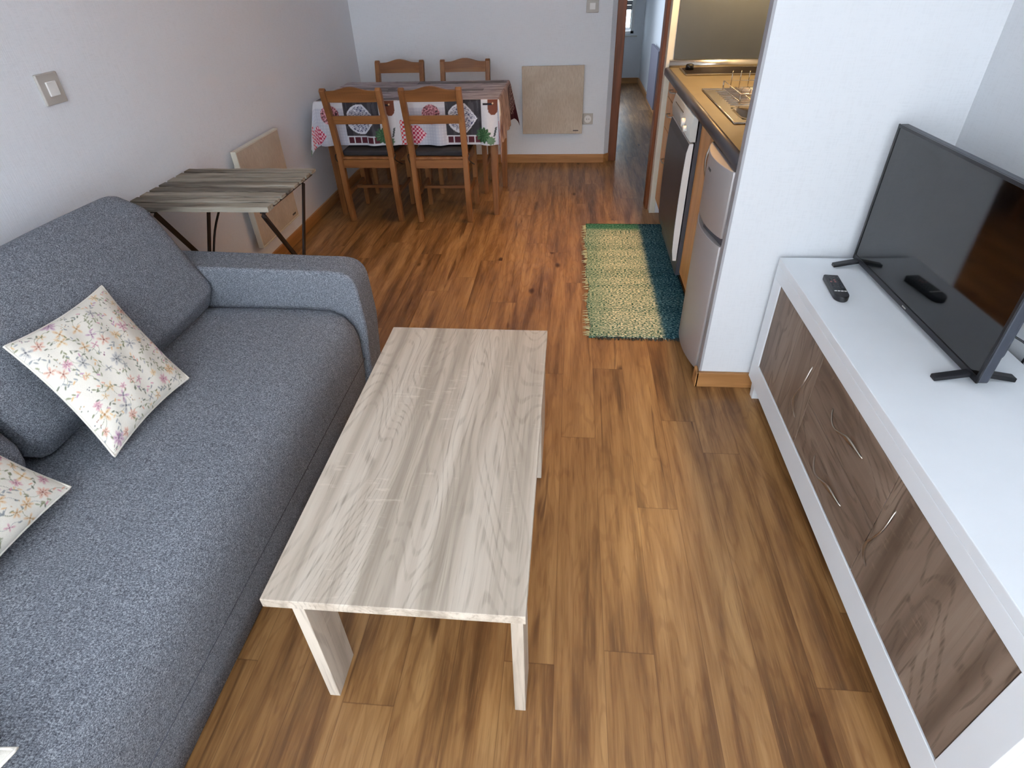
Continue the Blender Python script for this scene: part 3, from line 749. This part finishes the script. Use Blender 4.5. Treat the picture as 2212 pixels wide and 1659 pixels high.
DF, DB, DL, DR_ = 0.275, 0.20, 0.20, 0.27
ds = 0.0038
sv = np.arange(-DL, (TX1-TX0)+DR_, ds); tv_ = np.arange(-DF, (TY1-TY0)+DB, ds)
Sg, Tg = np.meshgrid(sv, tv_, indexing='ij')
W_, H_ = TX1-TX0, TY1-TY0
ex = np.where(Sg < 0, Sg, np.where(Sg > W_, Sg-W_, 0)); ey = np.where(Tg < 0, Tg, np.where(Tg > H_, Tg-H_, 0))
ax, ay = np.abs(ex), np.abs(ey); r_h = np.hypot(ax, ay)
cxp = np.clip(Sg, 0, W_); cyp = np.clip(Tg, 0, H_)
ang = np.arctan2(ay, ax+1e-9)
corner = (ax > 0) & (ay > 0)
bul = np.where(corner, r_h*0.30*np.sin(2*ang)**1.0, 0)
wave = np.where(r_h > 0, (0.010*np.sin(Sg*17+1)+0.006*np.sin(Sg*41))*np.clip(r_h/0.25, 0, 1)*(ay > 0)+(0.010*np.sin(Tg*19)+0.005*np.sin(Tg*37+2))*np.clip(r_h/0.25, 0, 1)*(ax > 0)*(1-(ay > 0)), 0)
rr = 0.012
outd = rr*(1-np.exp(-r_h/rr))+0.002+0.02*r_h
zz = TZ+0.004-np.where(r_h > 0, np.maximum(r_h-rr*0.6, 0)*0.985, 0)
ox = np.sign(ex)*np.where(ax > 0, np.where(corner, np.cos(ang)*outd+bul*np.where((ex > 0) & (ey < 0), 0.05, 0.6), outd+np.abs(wave)+wave), 0)
oy = np.sign(ey)*np.where(ay > 0, np.where(corner, np.sin(ang)*outd+bul*np.where((ex > 0) & (ey < 0), 0.55, 0.6), outd+np.abs(wave)+wave), 0)
Px = TX0+cxp+ox; Py = TY0+cyp+oy
Px = np.maximum(Px, XL+0.012)
P_ = np.stack([Px, Py, zz], -1)
# pattern
Cc = np.empty(Sg.shape+(3,))
rng = np.random.default_rng(5)
def sm(n_s, n_t, amp=1.0):
    a = rng.random((n_s+2, n_t+2)); u = (Sg-sv[0])/(sv[-1]-sv[0])*n_s; v = (Tg-tv_[0])/(tv_[-1]-tv_[0])*n_t
    i = u.astype(int); j = v.astype(int); fu, fv = u-i, v-j
    return (a[i, j]*(1-fu)*(1-fv)+a[i+1, j]*fu*(1-fv)+a[i, j+1]*(1-fu)*fv+a[i+1, j+1]*fu*fv)
# top: grey-mauve wooden boards running along x
plank = np.floor(Tg/0.095); ph = (Tg/0.095) % 1
st = sm(14, 160)*0.6+sm(50, 200)*0.4
cA = np.array(srgb(188, 178, 184)); cB = np.array(srgb(100, 88, 98)); cD = np.array(srgb(44, 38, 44)); cW = np.array(srgb(214, 208, 206))
k = np.clip((st-0.3)/0.45, 0, 1)[..., None]; Cc[...] = cA*(1-k)+cB*k*1.0
dk = (np.sin(plank*2.1+1.0)+np.sin(Sg*4.2+plank*1.7) > 0.75)[..., None]; Cc[...] = np.where(dk, Cc*0.40, Cc)
lt = ((ph < 0.10) & (sm(30, 60) > 0.3))[..., None]; Cc[...] = np.where(lt, cW, Cc)
# right-hand drop: boards running down
side = (Sg > W_+0.0)
st2 = sm(22, 170)*0.5+sm(50, 240)*0.5; k2 = np.clip((st2-0.3)/0.4, 0, 1)[..., None]
Cc[...] = np.where(side[..., None], (np.array(srgb(182, 160, 156))*(1-k2)+np.array(srgb(96, 72, 76))*k2), Cc)
# far right corner: plum with pale ornament
cr = (Sg > W_+0.03) & (Tg > H_-0.18)
orn = np.sin(Sg*300)*np.sin(Tg*260)+0.6*np.sin((Sg+Tg)*190)
Cc[...] = np.where(cr[..., None], np.where(((orn > 0.35) & (np.hypot(Sg-W_-0.13, Tg-H_+0.02) < 0.10))[..., None], np.array(srgb(180, 160, 160)), np.array(srgb(62, 28, 42))), Cc)
# front drop (and the left one): repeated print, measured from the cloth edge line
front = (Tg < 0.0) & (Sg < W_+0.10+0.0); front |= (Sg < 0) & (Tg < 0.30)
per = 0.665; X0 = W_-0.030      # x of the right-hand wooden tag
d = np.where(Tg < 0, -Tg, np.where(Sg < 0, -Sg, 0)); u = Sg
F = np.empty_like(Cc); F[...] = srgb(206, 208, 216)
gr = ((np.sin(u*2*PI/0.0095) > 0.1) | (np.sin(d*2*PI/0.0095) > 0.1))
rel = (u-X0) % per; rel = np.where(rel > per*0.5+0.0, rel-per, rel)    # -per/2..per/2
rel2 = (u-X0) % per     # 0..per to the right of a tag; gingham then dark panel then tag
ging = (rel2 > 0.10) & (rel2 < 0.358)
F[ging & gr & (d > 0.05)] = srgb(178, 182, 200)
dark = (rel2 >= 0.358) & (rel2 < 0.590) & (d < 0.215)
F[dark] = srgb(52, 52, 60)
F[dark & (sm(200, 30) > 0.6)] = srgb(72, 70, 78)
def heart(cu, cd, s):
    x = (((u-X0) % per)-cu)/s; y = -(d-cd)/s
    return (x*x+y*y-1)**3-x*x*y**3*1.0 < 0
def lay(mask, c): F[mask] = c
def sideheart(cu, cd, su, sd):
    q = (rel2-cu)/su; w2 = np.abs(d-cd)/sd
    return ((q < 0.15) & ((q*0.9-0.0)**2+w2**2 < 1) & (w2 > 0.25-(q+1)*2.2)) | ((q >= 0.15) & (w2 < 1.0-(q-0.15)**1.25*1.1) & (q < 1.12))
ornh = sideheart(0.468, 0.115, 0.088, 0.090)
lay(ornh, srgb(214, 218, 230))
lace = (np.sin(u*420+np.sin(d*200)*2)*np.sin(d*380+np.sin(u*170)*2) > 0.08) & sideheart(0.468, 0.115, 0.079, 0.080)
lay(lace, srgb(74, 80, 118))
row = (d > 0.222) & (d < 0.262) & (rel2 > 0.362) & (rel2 < 0.588)
lay(row & (((rel2-0.365) % 0.045) < 0.036), srgb(84, 34, 48))
hr = sideheart(0.160, 0.210, 0.062, 0.058)
chk = (np.sin(u*2*PI/0.026) > 0) ^ (np.sin(d*2*PI/0.026) > 0)
lay(hr, srgb(232, 196, 208)); lay(hr & chk, srgb(184, 40, 78))
br = ((rel2-0.266)/0.060)**2+((d-0.088)/0.058)**2 < 1
lay(br, srgb(150, 92, 104)); bs = sm(330, 260)
lay(br & (bs > 0.60), srgb(214, 160, 172)); lay(br & (bs < 0.30), srgb(60, 36, 44))
tg = (np.abs(rel) < 0.031) & (d > 0.004) & (d < 0.062) | ((rel/0.031)**2+((d-0.060)/0.036)**2 < 1)
lay(tg, srgb(112, 62, 44)); lay((rel > -0.062) & (rel < -0.002) & (d > 0.026) & (d < 0.036), srgb(30, 26, 40))
lay((rel/0.005)**2+((d-0.028)/0.005)**2 < 1, srgb(226, 200, 160))
pa = np.arctan2(d-0.215, rel+0.066); pr_ = np.hypot(rel+0.066, d-0.215)
lay(pr_ < 0.050*(0.72+0.28*np.abs(np.sin(pa*5.5))), srgb(52, 92, 62)); lay((pr_ < 0.036) & (np.sin(pa*11) > 0.75), srgb(92, 130, 92))
pb = np.hypot((rel+0.016), (d-0.248)); lay(pb < 0.025+0.003*np.sin(8*np.arctan2(d-0.248, rel+0.016)), srgb(96, 128, 104))
lay((np.abs(rel-0.012+0.25*(d-0.19)) < 0.006) & (d > 0.165) & (d < 0.222), srgb(70, 78, 84))
rg = (rel > 0.055) & (rel < 0.10) & (d > 0.12); lay(rg & chk, srgb(200, 52, 60))
Cc[...] = np.where(front[..., None], F, Cc)
cl = grid_mesh('tablecloth', P_, Cc, M['cloth'], None, (-1.06, 4.27, 0.745), thick=0.0015)
tag(cl, 'printed oilcloth with hearts and green plants draped over the dining table', 'tablecloth')

# ------------------------------------------------------------------ dining chairs
def make_chair():
    t = thing('dining_chair', 'x', 'chair', (0, 0, 0), 'pine chairs around the dining table')
    hw = 0.187
    for s_ in (-1, 1):
        x = s_*(hw-0.015)
        pts = [(0.025, 0.0), (0.0, 0.22), (0.0, 0.44), (-0.035, 0.66), (-0.085, 0.845)]
        mb = MB(); n = len(pts)
        prof = [(y-0.021, z) for y, z in pts]+[(pts[-1][0]-0.005, 0.858), (pts[-1][0]+0.008, 0.855)]+[(y+0.019, z) for y, z in reversed(pts)]
        mb.prism(prof, 'x', x-0.0175, x+0.0175)
        mb.build('rear_leg', M['pine_z'], t, 0.004)
        MB().taper((x, 0.375, 0), (x, 0.375, 0.42), (0.030, 0.030), (0.036, 0.036)).build('front_leg', M['pine_z'], t, 0.003)
        MB().box(x-0.009, x+0.009, 0.01, 0.365, 0.175, 0.200).build('stretcher', M['pine_y'], t, 0.002)
    # crest rail with a raised curved middle
    mb = MB(); n = 20; P0 = []
    for k in range(n+1):
        u = k/n; x = (u-0.5)*2*(hw-0.03)
        a = abs(u-0.5)*2; top = 0.842+0.022*(0.5+0.5*math.cos(PI*min(1, a*1.25)))-0.004*max(0, a-0.8)
        yb = -0.082-0.006*math.cos(PI*(u-0.5)); yl = -0.062-0.006*math.cos(PI*(u-0.5))
        P0.append([mb.bm.verts.new(p) for p in ((x, yl-0.008, 0.775), (x, yl+0.010, 0.775), (x, yb+0.010, top), (x, yb-0.008, top))])
    for A, B in zip(P0, P0[1:]):
        for k in range(4): mb.bm.faces.new((A[k], A[(k+1) % 4], B[(k+1) % 4], B[k]))
    mb.bm.faces.new(P0[0][::-1]); mb.bm.faces.new(P0[-1])
    mb.build('crest_rail', M['pine_x'], t, 0.002)
    MB().prism([(-0.044, 0.645), (-0.028, 0.645), (-0.040, 0.695), (-0.056, 0.695)], 'x', -hw+0.03, hw-0.03).build('back_slat', M['pine_x'], t, 0.002)
    MB().box(-hw+0.004, hw-0.004, -0.004, 0.395, 0.420, 0.436).build('seat', M['pine_y'], t, 0.004)
    MB().box(-hw+0.03, hw-0.03, -0.012, 0.006, 0.370, 0.420).box(-hw+0.03, hw-0.03, 0.366, 0.384, 0.370, 0.420).box(-hw+0.008, -hw+0.026, 0.01, 0.36, 0.370, 0.420).box(hw-0.026, hw-0.008, 0.01, 0.36, 0.370, 0.420).build('seat_frame', M['pine_x'], t)
    MB().box(-hw+0.024, hw-0.024, 0.180, 0.200, 0.178, 0.198).build('stretcher', M['pine_x'], t, 0.002)
    return t
chair = make_chair()
spots = [(-1.327, 3.805, 0, 'left pine chair on the near side of the dining table, with dark cushion'),
         (-0.840, 3.795, 0, 'right pine chair on the near side of the dining table, with dark cushion'),
         (-1.315, 4.790, PI, 'left pine chair on the far side of the dining table by the back wall'),
         (-0.808, 4.790, PI, 'right pine chair on the far side of the dining table by the back wall')]
for i, (x, y, rz, lb) in enumerate(spots):
    c_ = chair if i == 0 else copy_tree(chair)
    c_.location = (x, y, 0); c_.rotation_euler = (0, 0, rz+(0.0, 0.01, -0.01, 0.012)[i]); c_['label'] = lb
for i, (x, y, lb) in enumerate([(-1.327, 3.805, 'flat charcoal seat cushion tied on the left near dining chair'), (-0.840, 3.795, 'flat charcoal seat cushion tied on the right near dining chair')]):
    cu = thing('seat_cushion', lb, 'cushion', (x, y, 0.436), 'charcoal chair cushions')
    MB().prism(rounded([(x-0.166, y+0.020), (x+0.166, y+0.020), (x+0.172, y+0.375), (x-0.172, y+0.375)], [0.03]*4, 5), 'z', 0.4365, 0.470).build('pad', M['cushion'], cu, 0.012, 4)
    for s_ in (-1, 1):
        MB().tube(smoothpts([(x+s_*0.160, y+0.030, 0.452), (x+s_*0.200, y+0.0, 0.452), (x+s_*0.197, y-0.024, 0.43), (x+s_*0.204, y+0.03, 0.395), (x+s_*0.214, y+0.08, 0.37)]), 0.0035, 6).build('tie', M['cushion'], cu)

# ------------------------------------------------------------------ slatted side table
st_ = thing('side_table', 'folding side table with weathered wooden slats beyond the sofa arm', 'table', (-1.46, 2.34, 0))
X0_, X1_ = -1.758, -1.150; ys, ye = 2.082, 2.612; ns = 8; pw = (ye-ys)/ns
rnd = random.Random(3)
for k in range(ns):
    a = ys+k*pw
    if k == 0: b = a+pw-0.017
    else: b = a+pw-0.017
    zl = 0.690 if k == 0 else 0.697
    mb = MB(); n = 16; R_ = []
    for j in range(n+1):
        x = X0_+(X1_-X0_)*j/n
        w0 = 0.0016*math.sin(j*1.3+k*2.1); w1 = 0.0016*math.sin(j*1.7+k*1.3)
        R_.append([mb.bm.verts.new(p) for p in ((x, a+w0, zl), (x, b+w1, zl), (x, b+w1, 0.710+w1*0.4), (x, a+w0, 0.710+w0*0.4))])
    for A, B in zip(R_, R_[1:]):
        for q_ in range(4): mb.bm.faces.new((A[q_], A[(q_+1) % 4], B[(q_+1) % 4], B[q_]))
    mb.bm.faces.new(R_[0][::-1]); mb.bm.faces.new(R_[-1])
    mb.build('slat', M['weather'], st_, 0.002)
for x in (-1.185, -1.640): MB().bar((x, 2.10, 0.688), (x, 2.60, 0.688), 0.022, 0.018).build('top_rail', M['blackmetal'], st_)
for x, s_ in ((-1.175, 1), (-1.620, -1)):
    o_ = 0.006
    MB().bar((x-o_, 2.090, 0.680), (x-o_, 2.560, 0.0), 0.006, 0.022).build('leg', M['blackmetal'], st_)
    MB().bar((x+o_, 2.478, 0.680), (x+o_, 2.062, 0.0), 0.006, 0.020).build('leg', M['blackmetal'], st_)
for y in (2.087, 2.53): MB().bar((-1.175, y, 0.04), (-1.62, y, 0.04), 0.012, 0.012).build('crossbar', M['blackmetal'], st_)
MB().tube(smoothpts([(-1.175, 2.085, 0.676), (-1.185, 2.17, 0.575), (-1.182, 2.27, 0.435)]), 0.006, 8).build('brace', M['blackmetal'], st_)
MB().tube(smoothpts([(-1.575, 2.60, 0.676), (-1.60, 2.42, 0.52), (-1.610, 2.335, 0.400)]), 0.005, 8).build('brace', M['blackmetal'], st_)

# ------------------------------------------------------------------ rug
rug = thing('rug', 'greenish cream woven rug with blue edge, darkened by painted shade, on the floor before the kitchen', 'rug', (0.116, 2.335, 0.0))
mb = MB(); nx, ny = 40, 110; rn = random.Random(4); V_ = []
for i in range(nx+1):
    row = []
    for j in range(ny+1):
        x = 0.118+0.505*i/nx; y = 2.340+1.435*j/ny
        if i == 0: x += rn.uniform(-.005, .005)+0.006*math.sin(j*0.2)
        if j == 0: y += rn.uniform(-.003, .003)
        row.append(mb.bm.verts.new((x, y, 0.008+rn.uniform(-.0012, .0012))))
    V_.append(row)
for i in range(nx):
    for j in range(ny): mb.bm.faces.new((V_[i][j], V_[i+1][j], V_[i+1][j+1], V_[i][j+1])).smooth = True
low = {}
ring = [V_[i][0] for i in range(nx+1)]+[V_[nx][j] for j in range(1, ny+1)]+[V_[i][ny] for i in range(nx-1, -1, -1)]+[V_[0][j] for j in range(ny-1, 0, -1)]
lw = [mb.bm.verts.new((v.co.x, v.co.y, 0.0005)) for v in ring]
for k in range(len(ring)):
    k2 = (k+1) % len(ring); mb.bm.faces.new((ring[k], lw[k], lw[k2], ring[k2]))
mb.build('woven_field', M['rug'] if 'rug' in M else rug_mat(), rug)
fr = MB()
for j in range(150):
    y = 2.35+1.41*rn.random(); L_f = rn.choice([0.012, 0.016, 0.02, 0.03]); s_ = rn.uniform(-.012, .012)
    fr.tube([(0.122, y, 0.006), (0.118-L_f*0.5, y+s_*0.5, 0.005), (0.118-L_f, y+s_, 0.002)], [0.0022, 0.0018, 0.0006], 5)
tag(fr.build('side_fringe', M['fringe_l'], rug), 'pale fringe', kind='stuff')
fr = MB()
for j in range(120):
    x = 0.125+0.50*rn.random(); L_f = rn.uniform(.010, .024); s_ = rn.uniform(-.008, .012)
    fr.tube([(x, 2.345, 0.006), (x+s_*0.5, 2.340-L_f*0.5, 0.005), (x+s_, 2.338-L_f, 0.002)], [0.0024, 0.0018, 0.0006], 5)
for j in range(60):
    x = 0.125+0.50*rn.random(); fr.tube([(x, 3.77, 0.006), (x+rn.uniform(-.006, .006), 3.775+rn.uniform(.006, .016), 0.002)], [0.0024, 0.001], 5)
tag(fr.build('end_fringe', M['fringe_d'], rug), 'dark fringe', kind='stuff')

# ------------------------------------------------------------------ kitchen
CF = 0.590                      # cabinet front plane
BK = 1.185
# worktop with a cut-out for the bowl
hx0, hx1, hy0, hy1 = 0.690, 1.06, 2.575, 2.805
wt = thing('worktop', 'long beige kitchen worktop with a dark rolled front edge', 'worktop', (0.88, 3.0, 0.86))
m_ = MB(); a0, a1 = 2.036, 3.998
m_.box(0.580, hx0, a0, a1, 0.862, 0.900).box(hx1, BK, a0, a1, 0.862, 0.900).box(hx0, hx1, a0, hy0, 0.862, 0.900).box(hx0, hx1, hy1, a1, 0.862, 0.900)
m_.build('surface', M['counter'], wt)
m_ = MB(); pr = [(0.580, 0.862), (0.580, 0.900)]+[(0.571-0.016*math.sin(a), 0.884+0.016*math.cos(a)) for a in [k*PI/2/6 for k in range(7)]]+[(0.555, 0.862)]
m_.prism(pr, 'y', a0, a1, True).build('front_edge', M['counter_edge'], wt)
sp = MB().prism([(3.998, 0.900), (3.978, 0.900), (3.975, 0.912), (3.982, 0.936), (3.998, 0.940)], 'x', 0.578, BK, True).build('back_strip', M['alu'], wt)
o_ = tag(MB().box(0.602, 1.186, 4.000, 4.009, 0.90, 2.2).build('splashback', M['splash'], None, base=(0.88, 4.0, 0.9)), 'dark grey splashback panel on the wall behind the hob', 'panel')

# drawers unit
kd = thing('drawer_unit', 'beech kitchen drawer unit at the far end of the worktop', 'cabinet', (0.88, 3.72, 0))
MB().box(CF+0.02, BK, 3.450, 3.996, 0.10, 0.860).build('carcass', M['offwhite'], kd)
MB().box(0.650, BK, 3.450, 3.996, 0.0, 0.10).build('plinth', M['base_y'], kd)
for (z0, z1, hz) in ((0.748, 0.856, 0.808), (0.575, 0.744, 0.680), (0.105, 0.571, 0.420)):
    f = MB().box(CF, CF+0.018, 3.455, 3.992, z0, z1).build('drawer', M['kit_z'], kd, 0.002)
    hb = [(CF, 3.700, hz), (CF-0.022, 3.708, hz), (CF-0.026, 3.75, hz), (CF-0.022, 3.792, hz), (CF, 3.800, hz)]
    MB().tube(smoothpts(hb, 4), 0.0045, 8).build('handle', M['handle'], f)
# dishwasher
dw = thing('dishwasher', 'dishwasher with dark grey door and light control panel under the worktop', 'dishwasher', (0.88, 3.14, 0))
MB().box(0.572, BK-0.02, 2.850, 3.442, 0.085, 0.858).build('body', M['dw_dark'], dw)
MB().box(0.66, BK-0.04, 2.87, 3.42, 0.0, 0.085).build('plinth', M['black'], dw)
df = MB().prism([(0.566, 0.165), (0.548, 0.165), (0.540, 0.22), (0.536, 0.33), (0.535, 0.46), (0.536, 0.60), (0.540, 0.70), (0.548, 0.742), (0.566, 0.742)], 'y', 2.850, 3.442).build('door', M['white_pl'], dw)
MB().prism([(0.5475, 0.167), (0.5460, 0.167), (0.5385, 0.22), (0.5345, 0.33), (0.5335, 0.46), (0.5345, 0.60), (0.5385, 0.70), (0.5460, 0.740), (0.5475, 0.740), (0.541, 0.70), (0.537, 0.60), (0.536, 0.46), (0.537, 0.33), (0.541, 0.22)], 'y', 2.856, 3.436).build('door_skin', M['black2'], df)
pn = MB().prism(rounded([(0.578, 0.750), (0.547, 0.750), (0.540, 0.80), (0.552, 0.857), (0.578, 0.857)], [0, 0.004, 0.05, 0.004, 0], 5), 'y', 2.850, 3.442, True).build('control_panel', M['dw_panel'], dw)
for y_, z_, r_k in ((3.02, 0.800, 0.019), (2.955, 0.785, 0.014)):
    MB().lathe((0.543, y_, z_), [(r_k, 0.0), (r_k, -0.014), (r_k*0.85, -0.018), (0.001, -0.018)], 'x', 20).build('knob', M['white_pl'], pn)
MB().box(0.5425, 0.5455, 3.10, 3.36, 0.826, 0.829).build('slot', M['print'], pn)
# cupboard under the sink
kc = thing('kitchen_cupboard', 'beech kitchen cupboard between the dishwasher and the fridge', 'cabinet', (0.88, 2.64, 0))
MB().box(CF+0.02, BK, 2.445, 2.846, 0.10, 0.56).box(CF+0.02, CF+0.04, 2.445, 2.846, 0.56, 0.860).box(CF+0.02, BK, 2.445, 2.463, 0.56, 0.860).box(CF+0.02, BK, 2.828, 2.846, 0.56, 0.860).build('carcass', M['offwhite'], kc)
MB().box(0.650, BK, 2.445, 2.846, 0.0, 0.10).build('plinth', M['base_y'], kc)
f = MB().box(CF, CF+0.018, 2.449, 2.842, 0.105, 0.856).build('door', M['kit_z'], kc, 0.002)
MB().tube(smoothpts([(CF, 2.515, 0.835), (CF-0.020, 2.512, 0.822), (CF-0.032, 2.512, 0.76), (CF-0.020, 2.512, 0.69), (CF, 2.515, 0.677)], 5), 0.0055, 8).build('handle', M['handle'], f)
# fridge
fg = thing('fridge', 'silver fridge freezer with curved doors next to the partition wall', 'fridge', (0.88, 2.24, 0))
FY0, FY1 = 2.040, 2.436
MB().box(0.585, BK-0.03, FY0, FY1, 0.03, 0.856).build('body', M['fridge'], fg, 0.003)
for yy in (FY0+0.03, FY1-0.03): MB().lathe((0.66, yy, 0.0), [(0.014, 0), (0.014, 0.03)], 'z', 12).build('foot', M['black'], fg)
def curved_door(z0, z1, name='door'):
    n = 16; pr = [(0.583, FY0+0.002)]
    for k in range(n+1):
        u = k/n; pr.append((0.552-0.034*math.sin(PI*u)**0.8, FY0+0.002+(FY1-FY0-0.004)*u))
    pr.append((0.583, FY1-0.002))
    return MB().prism(pr, 'z', z0, z1, True).build(name, M['fridge'], fg, 0.0025)
fd = curved_door(0.615, 0.852, 'freezer_door'); curved_door(0.045, 0.585, 'fridge_door')
MB().prism([(0.583, FY0+0.005), (0.560, FY0+0.010), (0.530, (FY0+FY1)/2), (0.560, FY1-0.010), (0.583, FY1-0.005)], 'z', 0.586, 0.614).build('grip_recess', M['dw_dark'], fg)
MB().box(0.5165, 0.5185, 2.222, 2.262, 0.800, 0.808).build('badge', M['print'], fd)

# hob
hb = thing('hob', 'black glass hob set in the far end of the worktop', 'hob', (0.88, 3.80, 0.9))
MB().box(0.640, 1.150, 3.680, 3.925, 0.9005, 0.905).build('glass', M['glass_black'], hb, 0.001)
MB().box(0.630, 1.160, 3.668, 3.680, 0.9005, 0.909).box(0.630, 0.640, 3.68, 3.925, 0.9005, 0.907).box(0.630, 1.160, 3.925, 3.932, 0.9005, 0.909).build('rim', M['steel'], hb, 0.002)
MB().lathe((0.678, 3.862, 0.905), [(0.024, 0), (0.022, 0.024), (0.018, 0.028), (0.001, 0.028)], 'z', 20).build('knob', M['black'], hb)
# sink
sk = thing('sink', 'steel sink with drainer and rounded bowl in the worktop', 'sink', (0.88, 2.87, 0.9))
m_ = MB(); sx0, sx1, sy0, sy1 = 0.645, 1.110, 2.510, 3.240
m_.box(sx0, hx0, sy0, sy1, 0.9005, 0.904).box(hx1, sx1, sy0, sy1, 0.9005, 0.904).box(hx0, hx1, sy0, hy0, 0.9005, 0.904).box(hx0, hx1, hy1, sy1, 0.9005, 0.904)
m_.build('deck', M['steel'], sk)
m_ = MB(); t_ = 0.0035
for p, q in (((sx0, sy0), (sx1, sy0)), ((sx1, sy0), (sx1, sy1)), ((sx1, sy1), (sx0, sy1)), ((sx0, sy1), (sx0, sy0))): m_.tube([(p[0], p[1], 0.9045), (q[0], q[1], 0.9045)], t_, 8)
m_.build('rim', M['steel'], sk)
m_ = MB()
for k in range(9):
    y = 2.86+k*0.040; m_.tube([(0.70, y, 0.9045), (1.06, y, 0.9045)], 0.0035, 6)
m_.build('drainer_ribs', M['steel'], sk)
# bowl: rounded rectangle lofted down
m_ = MB(); ringp = []
def rr_ring(z, inset, rad):
    pts = rounded([(hx0+inset, hy0+inset), (hx1-inset, hy0+inset), (hx1-inset, hy1-inset), (hx0+inset, hy1-inset)], [rad]*4, 6)
    return [m_.bm.verts.new((x, y, z)) for x, y in pts]
rs = [rr_ring(0.9045, -0.004, 0.060), rr_ring(0.9045, 0.006, 0.065), rr_ring(0.890, 0.012, 0.065), rr_ring(0.78, 0.020, 0.06), rr_ring(0.765, 0.045, 0.05)]
for A, B in zip(rs, rs[1:]):
    for k in range(len(A)): m_.bm.faces.new((A[k], A[(k+1) % len(A)], B[(k+1) % len(A)], B[k])).smooth = True
m_.bm.faces.new(rs[-1])
bowl = m_.build('bowl', M['steel'], sk)
# dish rack
dk_ = thing('dish_rack', 'chrome wire dish rack standing on the sink drainer', 'dish rack', (0.88, 3.02, 0.908))
m_ = MB(); rx0, rx1, ry0, ry1 = 0.735, 1.09, 2.845, 3.200; w_ = 0.0028; z0 = 0.918
for z in (z0, 0.948): m_.tube([(rx0, ry0, z), (rx1, ry0, z), (rx1, ry1, z), (rx0, ry1, z)], w_*1.2, 6, closed=True)
for (x, y) in ((rx0, ry0), (rx1, ry0), (rx1, ry1), (rx0, ry1)): m_.tube([(x, y, 0.9080), (x, y, 0.948)], w_*1.2, 6)
for k in range(1, 12): y = ry0+(ry1-ry0)*k/12; m_.tube([(rx0, y, z0), (rx1, y, z0)], w_*0.8, 5)
for k in range(1, 6): x = rx0+(rx1-rx0)*k/6; m_.tube([(x, ry0, z0), (x, ry1, z0)], w_, 5)
m_.build('basket', M['steel'], dk_)
m_ = MB()
for k in range(9):
    x = rx0+0.03+k*0.040
    m_.tube([(x, ry1-0.02, z0), (x, ry1-0.02, 0.985), (x+0.002, ry1-0.014, 0.992)], w_*0.8, 5)
    m_.tube([(x, ry0+0.13, z0), (x, ry0+0.11, 0.960)], w_*0.8, 5)
m_.build('plate_prongs', M['steel'], dk_)
# hood with its lamp (above the hob), wall cupboards and ceiling lamp
hd = thing('cooker_hood', 'slim steel cooker hood over the hob, above the frame', 'hood', (0.90, 3.74, 1.6))
MB().box(0.62, BK, 3.46, 3.998, 1.600, 1.68).build('casing', M['steel'], hd, 0.003)
for x in (0.72, 0.95): MB().lathe((x, 3.82, 1.592), [(0.028, 0.008), (0.028, 0), (0.001, 0)], 'z', 20).build('lamp_glass', M['lamp'], hd)
wc = thing('wall_cupboard', 'beech wall cupboard above the worktop, above the frame', 'cabinet', (1.03, 2.8, 1.55))
MB().box(0.885, BK, 2.05, 3.45, 1.55, 2.25).build('carcass', M['offwhite'], wc)
for k in range(3): MB().box(0.866, 0.884, 2.052+k*0.466, 2.052+k*0.466+0.462, 1.552, 2.248).build('door', M['kit_z'], wc, 0.002)
cl_ = thing('ceiling_lamp', 'warm white strip lamp on the kitchen ceiling, above the frame', 'lamp', (0.70, 3.05, 2.5))
MB().box(0.64, 0.76, 2.55, 3.55, 2.42, 2.5).build('housing', M['white_pl'], cl_, 0.003)
MB().box(0.65, 0.75, 2.56, 3.54, 2.405, 2.42).build('diffuser', M['lamp'], cl_, 0.003)
